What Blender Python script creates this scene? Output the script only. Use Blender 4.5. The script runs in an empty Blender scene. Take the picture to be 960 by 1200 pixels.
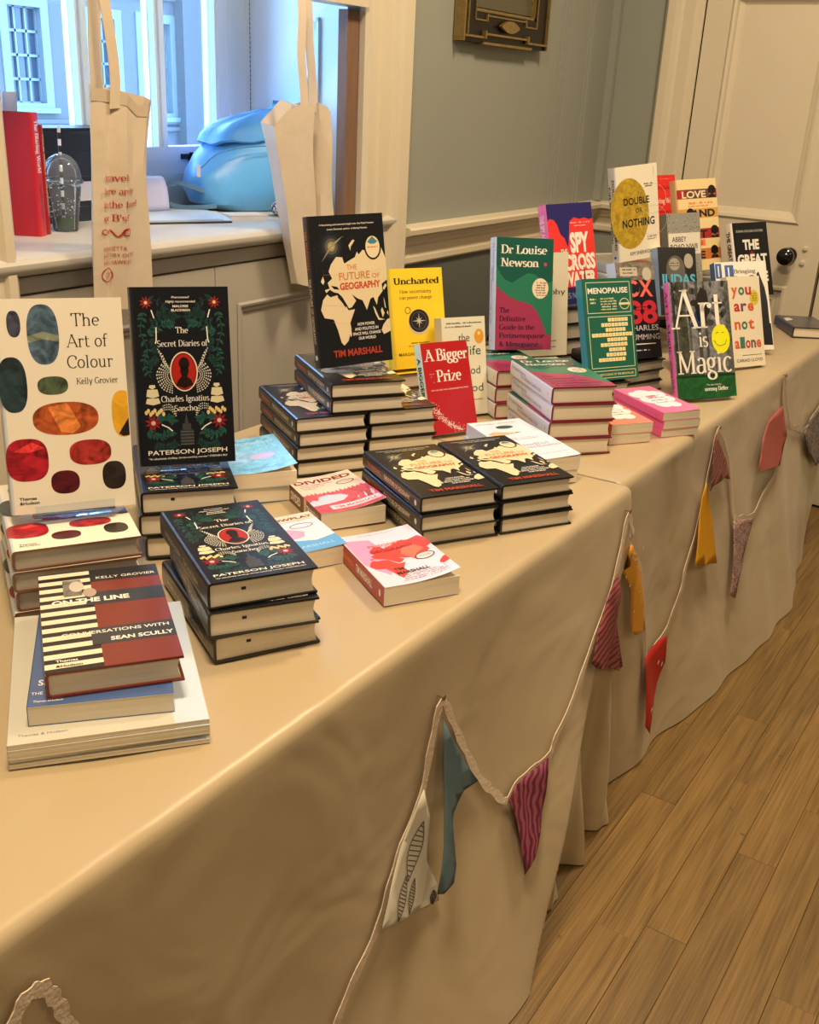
import bpy, bmesh, math, random
from math import sin, cos, pi, radians
from mathutils import Vector, Matrix
from mathutils.geometry import tessellate_polygon

SC = bpy.context.scene
COL = SC.collection
random.seed(7)

# ------------------------------------------------------------------ camera
H_EYE = 1.425
yaw, pitch, roll = radians(32.44), radians(22.24), radians(2.89)
fwd = Vector((cos(pitch) * cos(yaw), cos(pitch) * sin(yaw), -sin(pitch)))
rgt = Vector((sin(yaw), -cos(yaw), 0))
upv = rgt.cross(fwd)
r2 = cos(roll) * rgt + sin(roll) * upv
u2 = -sin(roll) * rgt + cos(roll) * upv
cam_d = bpy.data.cameras.new('camera')
cam = bpy.data.objects.new('camera', cam_d)
COL.objects.link(cam)
cam_d.sensor_fit = 'HORIZONTAL'
cam_d.sensor_width = 36
cam_d.lens = 1200 / 960 * 36
cam_d.clip_start = 0.02
cam_d.clip_end = 200
M3 = Matrix((r2, u2, -fwd)).transposed().to_4x4()
M3.translation = Vector((0, 0, H_EYE))
cam.matrix_world = M3
SC.camera = cam

# ------------------------------------------------------------------ world, lights, exposure
SC.view_settings.view_transform = 'Standard'
SC.view_settings.look = 'None'
SC.view_settings.gamma = 1
SC.view_settings.exposure = 0.06
SC.view_settings.use_curve_mapping = False
W = bpy.data.worlds.new('sky')
SC.world = W
W.use_nodes = True
bg = W.node_tree.nodes['Background']
bg.inputs[0].default_value = (0.27, 0.54, 1.0, 1)
bg.inputs[1].default_value = 14.0

def ceiling_lamp_light(loc, size, power, col=(1.0, 0.77, 0.49)):
    l = bpy.data.lights.new('ceiling_light', 'AREA')
    l.shape = 'DISK'
    l.size = size
    l.energy = power
    l.color = col
    o = bpy.data.objects.new('ceiling_light', l)
    o.location = loc
    COL.objects.link(o)
    return o
LAMPS = [(0.5, 0.55, 3.05, 62), (2.5, 0.45, 3.05, 52), (1.0, -2.0, 3.05, 18), (-1.2, -1.2, 3.05, 15), (3.0, -2.0, 3.05, 10)]
for x, y, z, p in LAMPS:
    ceiling_lamp_light((x, y, z), 0.5, p)

# ------------------------------------------------------------------ colour and material helpers
def lin(c):
    return tuple(((v / 255) / 12.92 if v <= 10 else (((v / 255) + 0.055) / 1.055) ** 2.4) for v in c)

def nodes(name):
    m = bpy.data.materials.new(name)
    m.use_nodes = True
    t = m.node_tree
    return m, t, t.nodes['Principled BSDF']

def mat(name, rgb, rough=0.5, spec=0.5, noise=0.0, nscale=20, bump=0.0, bscale=60, metal=0, sheen=0, coat=0, stretch=None):
    """rgb: linear base colour; noise: colour variation; bump: fine relief"""
    m, t, b = nodes(name)
    b.inputs['Base Color'].default_value = (*rgb, 1)
    b.inputs['Roughness'].default_value = rough
    b.inputs['Specular IOR Level'].default_value = spec
    b.inputs['Metallic'].default_value = metal
    if sheen: b.inputs['Sheen Weight'].default_value = sheen
    if coat: b.inputs['Coat Weight'].default_value = coat; b.inputs['Coat Roughness'].default_value = 0.15
    tc = t.nodes.new('ShaderNodeTexCoord')
    src = tc.outputs['Object']
    if stretch:
        mp = t.nodes.new('ShaderNodeMapping'); mp.inputs['Scale'].default_value = stretch
        t.links.new(src, mp.inputs[0]); src = mp.outputs[0]
    if noise:
        n = t.nodes.new('ShaderNodeTexNoise'); n.inputs['Scale'].default_value = nscale; n.inputs['Detail'].default_value = 4
        t.links.new(src, n.inputs['Vector'])
        mx = t.nodes.new('ShaderNodeMix'); mx.data_type = 'RGBA'
        mx.inputs[6].default_value = (*[c * (1 - noise) for c in rgb], 1)
        mx.inputs[7].default_value = (*[min(1, c * (1 + noise)) for c in rgb], 1)
        t.links.new(n.outputs[0], mx.inputs[0]); t.links.new(mx.outputs[2], b.inputs['Base Color'])
    if bump:
        n = t.nodes.new('ShaderNodeTexNoise'); n.inputs['Scale'].default_value = bscale; n.inputs['Detail'].default_value = 5
        t.links.new(src, n.inputs['Vector'])
        bp = t.nodes.new('ShaderNodeBump'); bp.inputs['Strength'].default_value = bump; bp.inputs['Distance'].default_value = 0.01
        t.links.new(n.outputs[0], bp.inputs['Height']); t.links.new(bp.outputs[0], b.inputs['Normal'])
    return m

def printed(name, rough=0.3, coat=0.0):
    """colour read from the face colours; alpha of the colour = how mottled the print is"""
    m, t, b = nodes(name)
    a = t.nodes.new('ShaderNodeVertexColor'); a.layer_name = 'Col'
    tc = t.nodes.new('ShaderNodeTexCoord')
    n = t.nodes.new('ShaderNodeTexNoise'); n.inputs['Scale'].default_value = 45; n.inputs['Detail'].default_value = 5
    n.inputs['Distortion'].default_value = 1.5
    t.links.new(tc.outputs['Object'], n.inputs['Vector'])
    mr = t.nodes.new('ShaderNodeMapRange'); mr.inputs[1].default_value = .3; mr.inputs[2].default_value = .7
    mr.inputs[3].default_value = .25; mr.inputs[4].default_value = 1.9
    t.links.new(n.outputs[0], mr.inputs[0])
    sub = t.nodes.new('ShaderNodeMath'); sub.operation = 'SUBTRACT'; sub.inputs[0].default_value = 1
    t.links.new(a.outputs['Alpha'], sub.inputs[1])
    mx = t.nodes.new('ShaderNodeMix'); mx.data_type = 'FLOAT'; mx.inputs[2].default_value = 1
    t.links.new(sub.outputs[0], mx.inputs[0]); t.links.new(mr.outputs[0], mx.inputs[3])
    vm = t.nodes.new('ShaderNodeVectorMath'); vm.operation = 'SCALE'
    t.links.new(a.outputs['Color'], vm.inputs[0]); t.links.new(mx.outputs[0], vm.inputs['Scale'])
    t.links.new(vm.outputs[0], b.inputs['Base Color'])
    b.inputs['Roughness'].default_value = rough
    b.inputs['Specular IOR Level'].default_value = 0.5
    if coat:
        b.inputs['Coat Weight'].default_value = coat
        b.inputs['Coat Roughness'].default_value = 0.2
    return m

def glass(name, tint=(1, 1, 1), rough=0.0, milk=0.0):
    m, t, b = nodes(name)
    t.nodes.remove(b)
    out = t.nodes['Material Output']
    tr = t.nodes.new('ShaderNodeBsdfTransparent'); tr.inputs[0].default_value = (*tint, 1)
    gl = t.nodes.new('ShaderNodeBsdfGlossy'); gl.inputs['Roughness'].default_value = rough
    fr = t.nodes.new('ShaderNodeFresnel'); fr.inputs[0].default_value = 1.35
    mx = t.nodes.new('ShaderNodeMixShader')
    t.links.new(fr.outputs[0], mx.inputs[0]); t.links.new(tr.outputs[0], mx.inputs[1]); t.links.new(gl.outputs[0], mx.inputs[2])
    if milk:
        df = t.nodes.new('ShaderNodeBsdfDiffuse'); df.inputs[0].default_value = (.8, .85, .9, 1)
        m2 = t.nodes.new('ShaderNodeMixShader'); m2.inputs[0].default_value = milk
        t.links.new(mx.outputs[0], m2.inputs[1]); t.links.new(df.outputs[0], m2.inputs[2]); t.links.new(m2.outputs[0], out.inputs[0])
    else: t.links.new(mx.outputs[0], out.inputs[0])
    return m

PRINT = printed('printed_gloss', 0.32, 0.35)
PRINTM = printed('printed_matt', 0.5)
PAINTCOL = printed('painted', 0.5)

def page_mat(name, rgb):
    m, t, b = nodes(name)
    tc = t.nodes.new('ShaderNodeTexCoord')
    mp = t.nodes.new('ShaderNodeMapping'); mp.inputs['Scale'].default_value = (6, 6, 900)
    n = t.nodes.new('ShaderNodeTexNoise'); n.inputs['Scale'].default_value = 1; n.inputs['Detail'].default_value = 2
    t.links.new(tc.outputs['Object'], mp.inputs[0]); t.links.new(mp.outputs[0], n.inputs['Vector'])
    mx = t.nodes.new('ShaderNodeMix'); mx.data_type = 'RGBA'
    mx.inputs[6].default_value = (*[c * .8 for c in rgb], 1); mx.inputs[7].default_value = (*[min(1, c * 1.1) for c in rgb], 1)
    t.links.new(n.outputs[0], mx.inputs[0]); t.links.new(mx.outputs[2], b.inputs['Base Color'])
    bp = t.nodes.new('ShaderNodeBump'); bp.inputs['Strength'].default_value = .25; bp.inputs['Distance'].default_value = .001
    t.links.new(n.outputs[0], bp.inputs['Height']); t.links.new(bp.outputs[0], b.inputs['Normal'])
    b.inputs['Roughness'].default_value = 0.85
    return m
PAGES = page_mat('page_edges', (.80, .71, .56))
PAGES_DULL = page_mat('page_edges_dull', (.52, .47, .40))

# ------------------------------------------------------------------ mesh builder
class G:
    def __init__(s): s.v = []; s.f = []; s.c = []; s.m = []
    def face(s, idx, c=(1, 1, 1, 1), m=0):
        s.f.append(tuple(idx)); s.c.append(c if len(c) == 4 else (*c, 1)); s.m.append(m)
    def poly(s, pts, c=(1, 1, 1, 1), m=0):
        b = len(s.v); s.v += [tuple(p) for p in pts]; s.face(range(b, b + len(pts)), c, m)
    def box(s, x0, y0, z0, x1, y1, z1, c=(1, 1, 1, 1), m=0):
        b = len(s.v)
        s.v += [(x0, y0, z0), (x1, y0, z0), (x1, y1, z0), (x0, y1, z0), (x0, y0, z1), (x1, y0, z1), (x1, y1, z1), (x0, y1, z1)]
        for q in ((0, 3, 2, 1), (4, 5, 6, 7), (0, 1, 5, 4), (1, 2, 6, 5), (2, 3, 7, 6), (3, 0, 4, 7)):
            s.face([b + i for i in q], c, m)
        return s
    def grid(s, rows, c=(1, 1, 1, 1), m=0, close=False, colf=None):
        b = len(s.v); n = len(rows[0])
        for r in rows: s.v += [tuple(p) for p in r]
        for i in range(len(rows) - 1):
            for j in range(n - 1 + (1 if close else 0)):
                k = (j + 1) % n
                s.face((b + i * n + j, b + i * n + k, b + (i + 1) * n + k, b + (i + 1) * n + j), colf(i, j) if colf else c, m)
    def extrude(s, prof, axis_pts, c=(1, 1, 1, 1), m=0, cap=True, colf=None):
        """prof: closed list of (a,b) ; axis_pts: function(a,b,k)->point for k=0,1"""
        n = len(prof); b = len(s.v)
        for k in (0, 1): s.v += [tuple(axis_pts(p[0], p[1], k)) for p in prof]
        for i in range(n):
            j = (i + 1) % n
            s.face((b + i, b + j, b + n + j, b + n + i), colf(i) if colf else c, m)
        if cap:
            for k in (0, 1):
                tr = tessellate_polygon([[Vector((p[0], p[1], 0)) for p in prof]])
                for t in tr: s.face([b + k * n + q for q in (t if k else t[::-1])], c, m)
    def tube(s, path, rad, seg=8, c=(1, 1, 1, 1), m=0, cap=True):
        pts = [Vector(p) for p in path]; rows = []; prev = None
        for i, p in enumerate(pts):
            d = (pts[min(i + 1, len(pts) - 1)] - pts[max(i - 1, 0)]).normalized()
            if prev is None: a = d.orthogonal().normalized()
            else: a = (prev - d * prev.dot(d)).normalized()
            prev = a; q = d.cross(a)
            R = rad[i] if isinstance(rad, (list, tuple)) else rad
            rows.append([p + (a * cos(2 * pi * k / seg) + q * sin(2 * pi * k / seg)) * R for k in range(seg)])
        b = len(s.v)
        s.grid(rows, c, m, close=True)
        if cap:
            s.face(list(range(b, b + seg))[::-1], c, m)
            e = b + (len(rows) - 1) * seg
            s.face(list(range(e, e + seg)), c, m)
    def lathe(s, prof, cx, cy, seg=24, c=(1, 1, 1, 1), m=0):
        s.grid([[(cx + r * cos(2 * pi * k / seg), cy + r * sin(2 * pi * k / seg), z) for k in range(seg)] for r, z in prof], c, m, close=True)
    def build(s, name, mats, parent=None, smooth=False, fix=True):
        me = bpy.data.meshes.new(name)
        me.from_pydata(s.v, [], s.f)
        if not isinstance(mats, (list, tuple)): mats = [mats]
        for x in mats: me.materials.append(x)
        me.polygons.foreach_set('material_index', s.m)
        at = me.color_attributes.new('Col', 'FLOAT_COLOR', 'CORNER')
        buf = []
        for f, c in zip(s.f, s.c): buf += list(c) * len(f)
        at.data.foreach_set('color', buf)
        me.polygons.foreach_set('use_smooth', [smooth] * len(s.f))
        me.update()
        if fix:
            bm = bmesh.new(); bm.from_mesh(me)
            bmesh.ops.remove_doubles(bm, verts=bm.verts, dist=1e-6)
            bmesh.ops.recalc_face_normals(bm, faces=bm.faces)
            bm.to_mesh(me); bm.free()
        if smooth:
            try: me.set_sharp_from_angle(angle=radians(40))
            except Exception: pass
        o = bpy.data.objects.new(name, me)
        COL.objects.link(o)
        if parent: o.parent = parent
        return o

def tag(o, label=None, cat=None, group=None, kind=None):
    if label: o['label'] = label
    if cat: o['category'] = cat
    if group: o['group'] = group
    if kind: o['kind'] = kind
    return o

def empty(name, mtx, label=None, cat=None, group=None, kind=None):
    o = bpy.data.objects.new(name, None)
    o.empty_display_size = .05
    COL.objects.link(o)
    if isinstance(mtx, Matrix): o.matrix_world = mtx
    else: o.location = mtx
    return tag(o, label, cat, group, kind)

def catmull(P, n=6):
    P = [Vector(p) for p in P]; out = []
    for i in range(len(P) - 1):
        p0, p1, p2, p3 = P[max(i - 1, 0)], P[i], P[i + 1], P[min(i + 2, len(P) - 1)]
        for k in range(n):
            t = k / n
            out.append(.5 * ((2 * p1) + (p2 - p0) * t + (2 * p0 - 5 * p1 + 4 * p2 - p3) * t * t + (3 * p1 - p0 - 3 * p2 + p3) * t ** 3))
    out.append(P[-1]); return out

# ------------------------------------------------------------------ lettering
_tx = {}
def sans(s, bold=0.0):
    """flat glyph mesh of the built-in font at size 1: (verts2d, faces, width)"""
    k = (s, bold)
    if k in _tx: return _tx[k]
    cu = bpy.data.curves.new('t', 'FONT'); cu.body = s; cu.size = 1; cu.resolution_u = 3; cu.offset = bold; cu.fill_mode = 'FRONT'
    ob = bpy.data.objects.new('t', cu); COL.objects.link(ob)
    dg = bpy.context.evaluated_depsgraph_get(); dg.update()
    me = bpy.data.meshes.new_from_object(ob.evaluated_get(dg))
    vs = [(v.co.x, v.co.y) for v in me.vertices]; fs = [tuple(p.vertices) for p in me.polygons]
    bpy.data.objects.remove(ob); bpy.data.curves.remove(cu); bpy.data.meshes.remove(me)
    x0 = min([v[0] for v in vs] or [0]); x1 = max([v[0] for v in vs] or [0])
    vs = [((x - x0) / .73, y / .73) for x, y in vs]
    _tx[k] = (vs, fs, (x1 - x0) / .73)
    return _tx[k]

def arc(cx, cy, rx, ry, a0, a1, n=9):
    return [(cx + rx * cos(radians(a0 + (a1 - a0) * i / n)), cy + ry * sin(radians(a0 + (a1 - a0) * i / n))) for i in range(n + 1)]
X = .66
def V(x, y0, y1): return ('s', [(x, y0), (x, y1)])
def V0(x, y0, y1): return ('n', [(x, y0), (x, y1)])
def VB(x, y0, y1): return ('b', [(x, y0), (x, y1)])
def N_(*p): return ('n', list(p))
def S_(*p): return ('s', list(p))
def A(*a): return ('n', arc(*a))
GL = {
 'A': (.74, [S_((.05, 0), (.36, 1)), S_((.36, 1), (.68, 0)), N_((.16, .34), (.57, .34))]),
 'B': (.64, [V(.14, 0, 1), N_((.14, 1), (.34, 1), *arc(.34, .76, .2, .24, 90, -90), (.14, .52)), N_((.14, .52), (.36, .52), *arc(.36, .26, .23, .26, 90, -90), (.14, 0))]),
 'C': (.68, [A(.4, .5, .34, .5, 48, 312, 14), N_((.64, .66), (.64, .92))]),
 'D': (.72, [V(.14, 0, 1), N_((.14, 1), (.3, 1), *arc(.3, .5, .36, .5, 90, -90, 12), (.14, 0))]),
 'G': (.74, [A(.4, .5, .34, .5, 48, 300, 14), VB(.64, .06, .42), N_((.46, .42), (.74, .42))]),
 'H': (.76, [V(.14, 0, 1), V(.62, 0, 1), N_((.14, .5), (.62, .5))]),
 'I': (.32, [V(.16, 0, 1)]),
 'K': (.72, [V(.14, 0, 1), S_((.62, 1), (.16, .42)), S_((.28, .56), (.66, 0))]),
 'L': (.6, [V(.14, 0, 1), N_((.14, .0), (.54, .0)), N_((.54, 0), (.54, .24))]),
 'M': (.92, [V(.13, 0, 1), S_((.13, 1), (.46, .06)), N_((.46, .06), (.78, 1)), V(.78, 0, 1)]),
 'N': (.78, [V(.13, 0, 1), N_((.13, 1), (.63, 0)), VB(.63, 0, 1)]),
 'P': (.62, [V(.14, 0, 1), N_((.14, 1), (.34, 1), *arc(.34, .73, .22, .27, 90, -90), (.14, .46))]),
 'S': (.56, [N_(*arc(.28, .75, .2, .25, 35, 270, 10), *arc(.28, .26, .22, .26, 90, -145, 10))]),
 'T': (.68, [V(.34, 0, 1), N_((.04, 1), (.64, 1)), N_((.05, 1), (.05, .8)), N_((.63, 1), (.63, .8))]),
 'U': (.74, [('t', [(.15, 1), (.15, .3)]), N_((.15, .3), *arc(.37, .3, .22, .3, 180, 360), (.59, 1))]),
 'W': (1.02, [N_((.06, 1), (.3, 0)), N_((.3, 0), (.5, 1)), N_((.5, 1), (.74, 0)), N_((.74, 0), (.96, 1)), N_((-.03, 1), (.15, 1)), N_((.87, 1), (1.04, 1))]),
 'a': (.5, [N_(*arc(.25, .46, .16, .2, 150, 0), (.41, .1), (.47, .02)), N_((.41, .36), *arc(.22, .18, .17, .18, 110, 330))]),
 'b': (.56, [N_((.12, 0), (.12, 1)), N_((.02, .98), (.12, .98)), A(.3, .33, .2, .33, 145, -145, 14)]),
 'c': (.48, [A(.27, .33, .21, .33, 45, 315, 12)]),
 'd': (.56, [N_((.44, 0), (.44, 1)), N_((.32, .98), (.44, .98)), N_((.44, .02), (.54, .02)), A(.26, .33, .2, .33, 35, 325, 14)]),
 'e': (.5, [N_((.07, .36), (.44, .36), *arc(.26, .34, .2, .32, 10, 310, 14))]),
 'f': (.36, [('b', [(.14, 0), (.14, .8)]), N_((.14, .78), *arc(.27, .8, .13, .2, 180, 50)), N_((.02, .64), (.3, .64))]),
 'g': (.52, [A(.24, .44, .16, .21, 0, 360, 14), N_((.12, .28), (.1, .14), (.3, .06), *arc(.27, -.12, .2, .17, 60, -270, 14)), N_((.36, .58), (.5, .66))]),
 'h': (.6, [VB(.12, 0, 1), N_((.02, .98), (.12, .98)), N_((.12, .45), *arc(.29, .42, .17, .24, 160, 0)), VB(.46, 0, .42)]),
 'i': (.3, [VB(.14, 0, X), N_((.03, X - .02), (.14, X - .02)), ('d', [(.14, .87)])]),
 'k': (.56, [VB(.12, 0, 1), N_((.02, .98), (.12, .98)), S_((.44, .64), (.14, .28)), S_((.22, .38), (.5, 0))]),
 'l': (.3, [VB(.14, 0, 1), N_((.03, .98), (.14, .98))]),
 'm': (.88, [VB(.12, 0, X), N_((.02, .64), (.12, .64)), N_((.12, .45), *arc(.27, .42, .15, .24, 160, 0)), VB(.42, 0, .42), N_((.42, .45), *arc(.58, .42, .16, .24, 160, 0)), VB(.74, 0, .42)]),
 'n': (.6, [VB(.12, 0, X), N_((.02, .64), (.12, .64)), N_((.12, .45), *arc(.29, .42, .17, .24, 160, 0)), VB(.46, 0, .42)]),
 'o': (.54, [A(.27, .33, .21, .33, 0, 360, 18)]),
 'p': (.56, [VB(.12, -.3, X), N_((.02, .64), (.12, .64)), A(.3, .33, .2, .33, 145, -145, 14)]),
 'q': (.56, [VB(.44, -.3, X), A(.26, .33, .2, .33, 35, 325, 14)]),
 'r': (.42, [VB(.13, 0, X), N_((.02, .64), (.13, .64)), N_((.13, .42), *arc(.28, .46, .15, .18, 170, 60)), ('d', [(.36, .58)])]),
 's': (.42, [N_(*arc(.21, .49, .14, .17, 30, 260, 8), *arc(.21, .17, .16, .17, 90, -150, 8))]),
 't': (.36, [N_((.14, .86), (.14, .14), *arc(.25, .14, .11, .14, 180, 320)), N_((.02, .64), (.32, .64))]),
 'u': (.6, [N_((.12, .64), (.12, .2), *arc(.28, .2, .16, .2, 180, 360), (.44, .64)), N_((.02, .64), (.12, .64)), N_((.44, .02), (.54, .02)), N_((.44, .02), (.44, .3)), N_((.34, .64), (.44, .64))]),
 'v': (.54, [N_((.06, .66), (.27, 0)), N_((.27, 0), (.48, .66)), N_((-.02, .65), (.14, .65)), N_((.4, .65), (.56, .65))]),
 'w': (.78, [N_((.06, .66), (.23, 0)), N_((.23, 0), (.39, .66)), N_((.39, .66), (.56, 0)), N_((.56, 0), (.72, .66)), N_((-.02, .65), (.14, .65)), N_((.64, .65), (.8, .65))]),
 'y': (.54, [N_((.06, .66), (.28, .02)), N_((.48, .66), (.22, -.26), (.06, -.28)), N_((-.02, .65), (.14, .65)), N_((.4, .65), (.56, .65))]),
 'z': (.48, [N_((.06, .64), (.4, .64), (.06, .02), (.42, .02))]),
 'O': (.78, [A(.39, .5, .33, .5, 0, 360, 20)]),
 'R': (.68, [V(.14, 0, 1), N_((.14, 1), (.34, 1), *arc(.34, .74, .2, .26, 90, -90), (.14, .48)), S_((.34, .48), (.62, 0))]),
 'E': (.6, [V(.14, 0, 1), N_((.14, .99), (.54, .99), (.54, .82)), N_((.14, .52), (.44, .52)), N_((.14, .01), (.56, .01), (.56, .2))]),
 '&': (.74, [N_((.66, .02), (.2, .66), *arc(.3, .8, .13, .18, 220, -40), (.14, .34), *arc(.28, .22, .2, .22, 160, 330), (.62, .5))]),
 "'": (.2, [N_((.1, 1), (.1, .78))]), '!': (.28, [N_((.13, 1), (.13, .26)), ('d', [(.13, .06)])]),
 '.': (.24, [('d', [(.1, .06)])]), '"': (.3, [N_((.08, 1), (.08, .8)), N_((.2, 1), (.2, .8))]),
 '1': (.4, [V(.2, 0, 1), N_((.06, .84), (.2, .98))]), '4': (.56, [N_((.38, 0), (.38, 1)), N_((.38, 1), (.04, .3), (.52, .3)), N_((.26, .01), (.5, .01))]),
 ' ': (.3, []),
}
def serif(s, thick=.12, thin=.05):
    k = ('serif', s, thick, thin)
    if k in _tx: return _tx[k]
    vs = []; fs = []; cx = 0
    def quad(p):
        b = len(vs); vs.extend([(x + cx, y) for x, y in p]); fs.append((b, b + 1, b + 2, b + 3))
    for ch in s:
        adv, st = GL.get(ch, GL['o'])
        for kind, P in st:
            if kind == 'd':
                x, y = P[0]; r = thick * .62
                c8 = [(x + r * cos(pi * i / 4), y + r * sin(pi * i / 4)) for i in range(8)]
                b = len(vs); vs.extend([(a + cx, q) for a, q in c8]); fs.append(tuple(range(b, b + 8))); continue
            L = []
            for i, p in enumerate(P):
                a = P[max(i - 1, 0)]; c = P[min(i + 1, len(P) - 1)]
                dx, dy = c[0] - a[0], c[1] - a[1]; l = math.hypot(dx, dy) or 1
                dx /= l; dy /= l
                w = (thin + (thick - thin) * abs(dy) ** 1.3) / 2
                if ch in 'AMNWvwVK' and len(P) == 2 and dy * dx > 0 and abs(dy) > .5: w *= .5
                if ch in 'NMU' and len(P) == 2 and abs(dx) < .01 and ch != 'U': w *= .6 if P[0][0] < .4 or ch == 'N' else 1
                L.append(((p[0] - dy * w, p[1] + dx * w), (p[0] + dy * w, p[1] - dx * w)))
            for i in range(len(L) - 1): quad([L[i][0], L[i][1], L[i + 1][1], L[i + 1][0]])
            if kind in 'sbt':
                for (x, y) in (P[0], P[-1]):
                    low = y < .5
                    if kind == 'b' and not (y <= .02): continue
                    if kind == 't' and low: continue
                    if not (abs(y) < .02 or abs(y - 1) < .02 or abs(y + .3) < .02): continue
                    e = thin * .5
                    yy = y + e if low else y - e
                    quad([(x - thick * 1.05, yy - e), (x + thick * 1.05, yy - e), (x + thick * 1.05, yy + e), (x - thick * 1.05, yy + e)])
        cx += adv + .02
    _tx[k] = (vs, fs, cx - .02)
    return _tx[k]

def C3(*c):
    """0-255 printed colour (and optional print evenness) -> linear RGBA"""
    a = 1.0
    if len(c) == 4: a = c[3]; c = c[:3]
    return (*lin(c), a)

class Sheet:
    """flat print in a rectangle w x h, coordinates 0..1, built as thin layered polygons in local x,y"""
    def __init__(s, w, h): s.w = w; s.h = h; s.g = G(); s.n = 1
    def _z(s, L): return .00012 * L
    def pts(s, P, c, L=1):
        """P in 0..1 coordinates, may be concave"""
        b = len(s.g.v); z = s._z(L)
        s.g.v += [(x * s.w, y * s.h, z) for x, y in P]
        if len(P) == 4 or len(P) == 3: s.g.face(range(b, b + len(P)), c); return
        for t in tessellate_polygon([[Vector((x * s.w, y * s.h, 0)) for x, y in P]]): s.g.face([b + i for i in t], c)
    def rect(s, x0, y0, x1, y1, c, L=1): s.pts([(x0, y0), (x1, y0), (x1, y1), (x0, y1)], c, L)
    def ell(s, cx, cy, rx, ry, c, L=1, n=28, e=2.0, clip=None):
        P = []
        for i in range(n):
            a = 2 * pi * i / n; ca, sa = cos(a), sin(a)
            x = cx + rx * math.copysign(abs(ca) ** (2 / e), ca); y = cy + ry * math.copysign(abs(sa) ** (2 / e), sa)
            if clip: x = min(clip, x)
            P.append((x, y))
        b = len(s.g.v); z = s._z(L)
        s.g.v += [(x * s.w, y * s.h, z) for x, y in P]; s.g.face(range(b, b + n), c)
    def ring(s, cx, cy, rx, ry, t, c, L=1, n=28):
        z = s._z(L)
        R = []
        for k in (0, 1):
            f = 1 if k == 0 else None
            R.append([((cx + (rx - k * t) * cos(2 * pi * i / n)) * s.w, (cy + (ry - k * t * s.w / s.h) * sin(2 * pi * i / n)) * s.h, z) for i in range(n)])
        s.g.grid(R, c, close=True)
    def line(s, P, t, c, L=1):
        """polyline of thickness t (fraction of width)"""
        P = [Vector((x * s.w, y * s.h)) for x, y in P]; z = s._z(L)
        for a, b in zip(P, P[1:]):
            d = b - a
            if d.length < 1e-9: continue
            q = Vector((-d.y, d.x)).normalized() * t * s.w / 2
            s.g.poly([(a.x - q.x, a.y - q.y, z), (b.x - q.x, b.y - q.y, z), (b.x + q.x, b.y + q.y, z), (a.x + q.x, a.y + q.y, z)], c)
    def text(s, st, x, y, ch, width=None, c=(0, 0, 0, 1), L=3, bold=0.0, kind='sans', al='c', thick=.12, thin=.05, slant=0, rot=0):
        """baseline y, cap height ch (fraction of height), width fraction; al = c/l/r"""
        vs, fs, tw = sans(st, bold) if kind == 'sans' else serif(st, thick, thin)
        hh = ch * s.h; ww = (width * s.w / tw) if width else hh * .9
        TW = tw * ww
        ox = x * s.w - (TW / 2 if al == 'c' else (TW if al == 'r' else 0)); oy = y * s.h; z = s._z(L)
        b = len(s.g.v)
        if rot:
            ca, sa = cos(radians(rot)), sin(radians(rot)); px, py = x * s.w, y * s.h
            for a, q in vs:
                X0, Y0 = ox + a * ww - px, q * hh
                s.g.v.append((px + X0 * ca - Y0 * sa, py + X0 * sa + Y0 * ca, z))
        else:
            s.g.v += [(ox + (a + q * slant) * ww, oy + q * hh, z) for a, q in vs]
        for f in fs: s.g.face([b + i for i in f], c)
    def tiny(s, x, y, w, h, c, L=3, words=5, seed=1):
        """a line of print too small to read: row of short marks"""
        rn = random.Random(seed); cx = x
        while cx < x + w:
            l = w / words / 4 * rn.uniform(.5, 1.1)
            if rn.random() < .82: s.rect(cx, y, min(cx + l * .8, x + w), y + h * rn.choice((.7, 1, .75)), c, L)
            cx += l
    def bend(s, fn, cuts=7):
        """displace the sheet by fn(x,y)->dz after cutting it into strips"""
        s.bendfn = fn; s.cuts = cuts
    def build(s, name, material, parent, off=0.0, label=None):
        o = s.g.build(name, material, parent, fix=False)
        me = o.data
        if getattr(s, 'bendfn', None):
            bm = bmesh.new(); bm.from_mesh(me)
            for k in range(1, s.cuts):
                bmesh.ops.bisect_plane(bm, geom=bm.verts[:] + bm.edges[:] + bm.faces[:], plane_co=(s.w * k / s.cuts, 0, 0), plane_no=(1, 0, 0))
            for v in bm.verts: v.co.z += s.bendfn(v.co.x, v.co.y)
            bm.to_mesh(me); bm.free()
        if off:
            for v in me.vertices: v.co.z += off
        if label: o['label'] = label
        return o

# ================================================================== the room
XF = 4.012; YW = 1.737; XL = -2.6; YB = -3.6; ZC = 3.1
BLUE = mat('blue_grey_wall_paint', (.29, .305, .275), .55, .3, noise=.04, nscale=3, bump=.05, bscale=30)
CREAM = mat('cream_gloss_paint', (.66, .585, .45), .38, .5, noise=.03, nscale=5, bump=.04, bscale=15)
GREY = mat('grey_painted_panelling', (.40, .37, .33), .5, .4, noise=.04, nscale=6, bump=.05, bscale=20)
DADO = mat('dark_grey_dado_paint', (.115, .125, .12), .55, .3, noise=.05, nscale=4)
TINTP = mat('daylight_tinted_window_paint', (.56, .64, .70), .35, .5, noise=.03, nscale=6)  # white paint with the blue daylight cast mixed into its base colour
CEILM = mat('ceiling_paint', (.80, .78, .74), .8, .2, noise=.02, nscale=4)
DARKGAP = mat('dark_gap', (.012, .010, .008), .9, .1)

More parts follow.
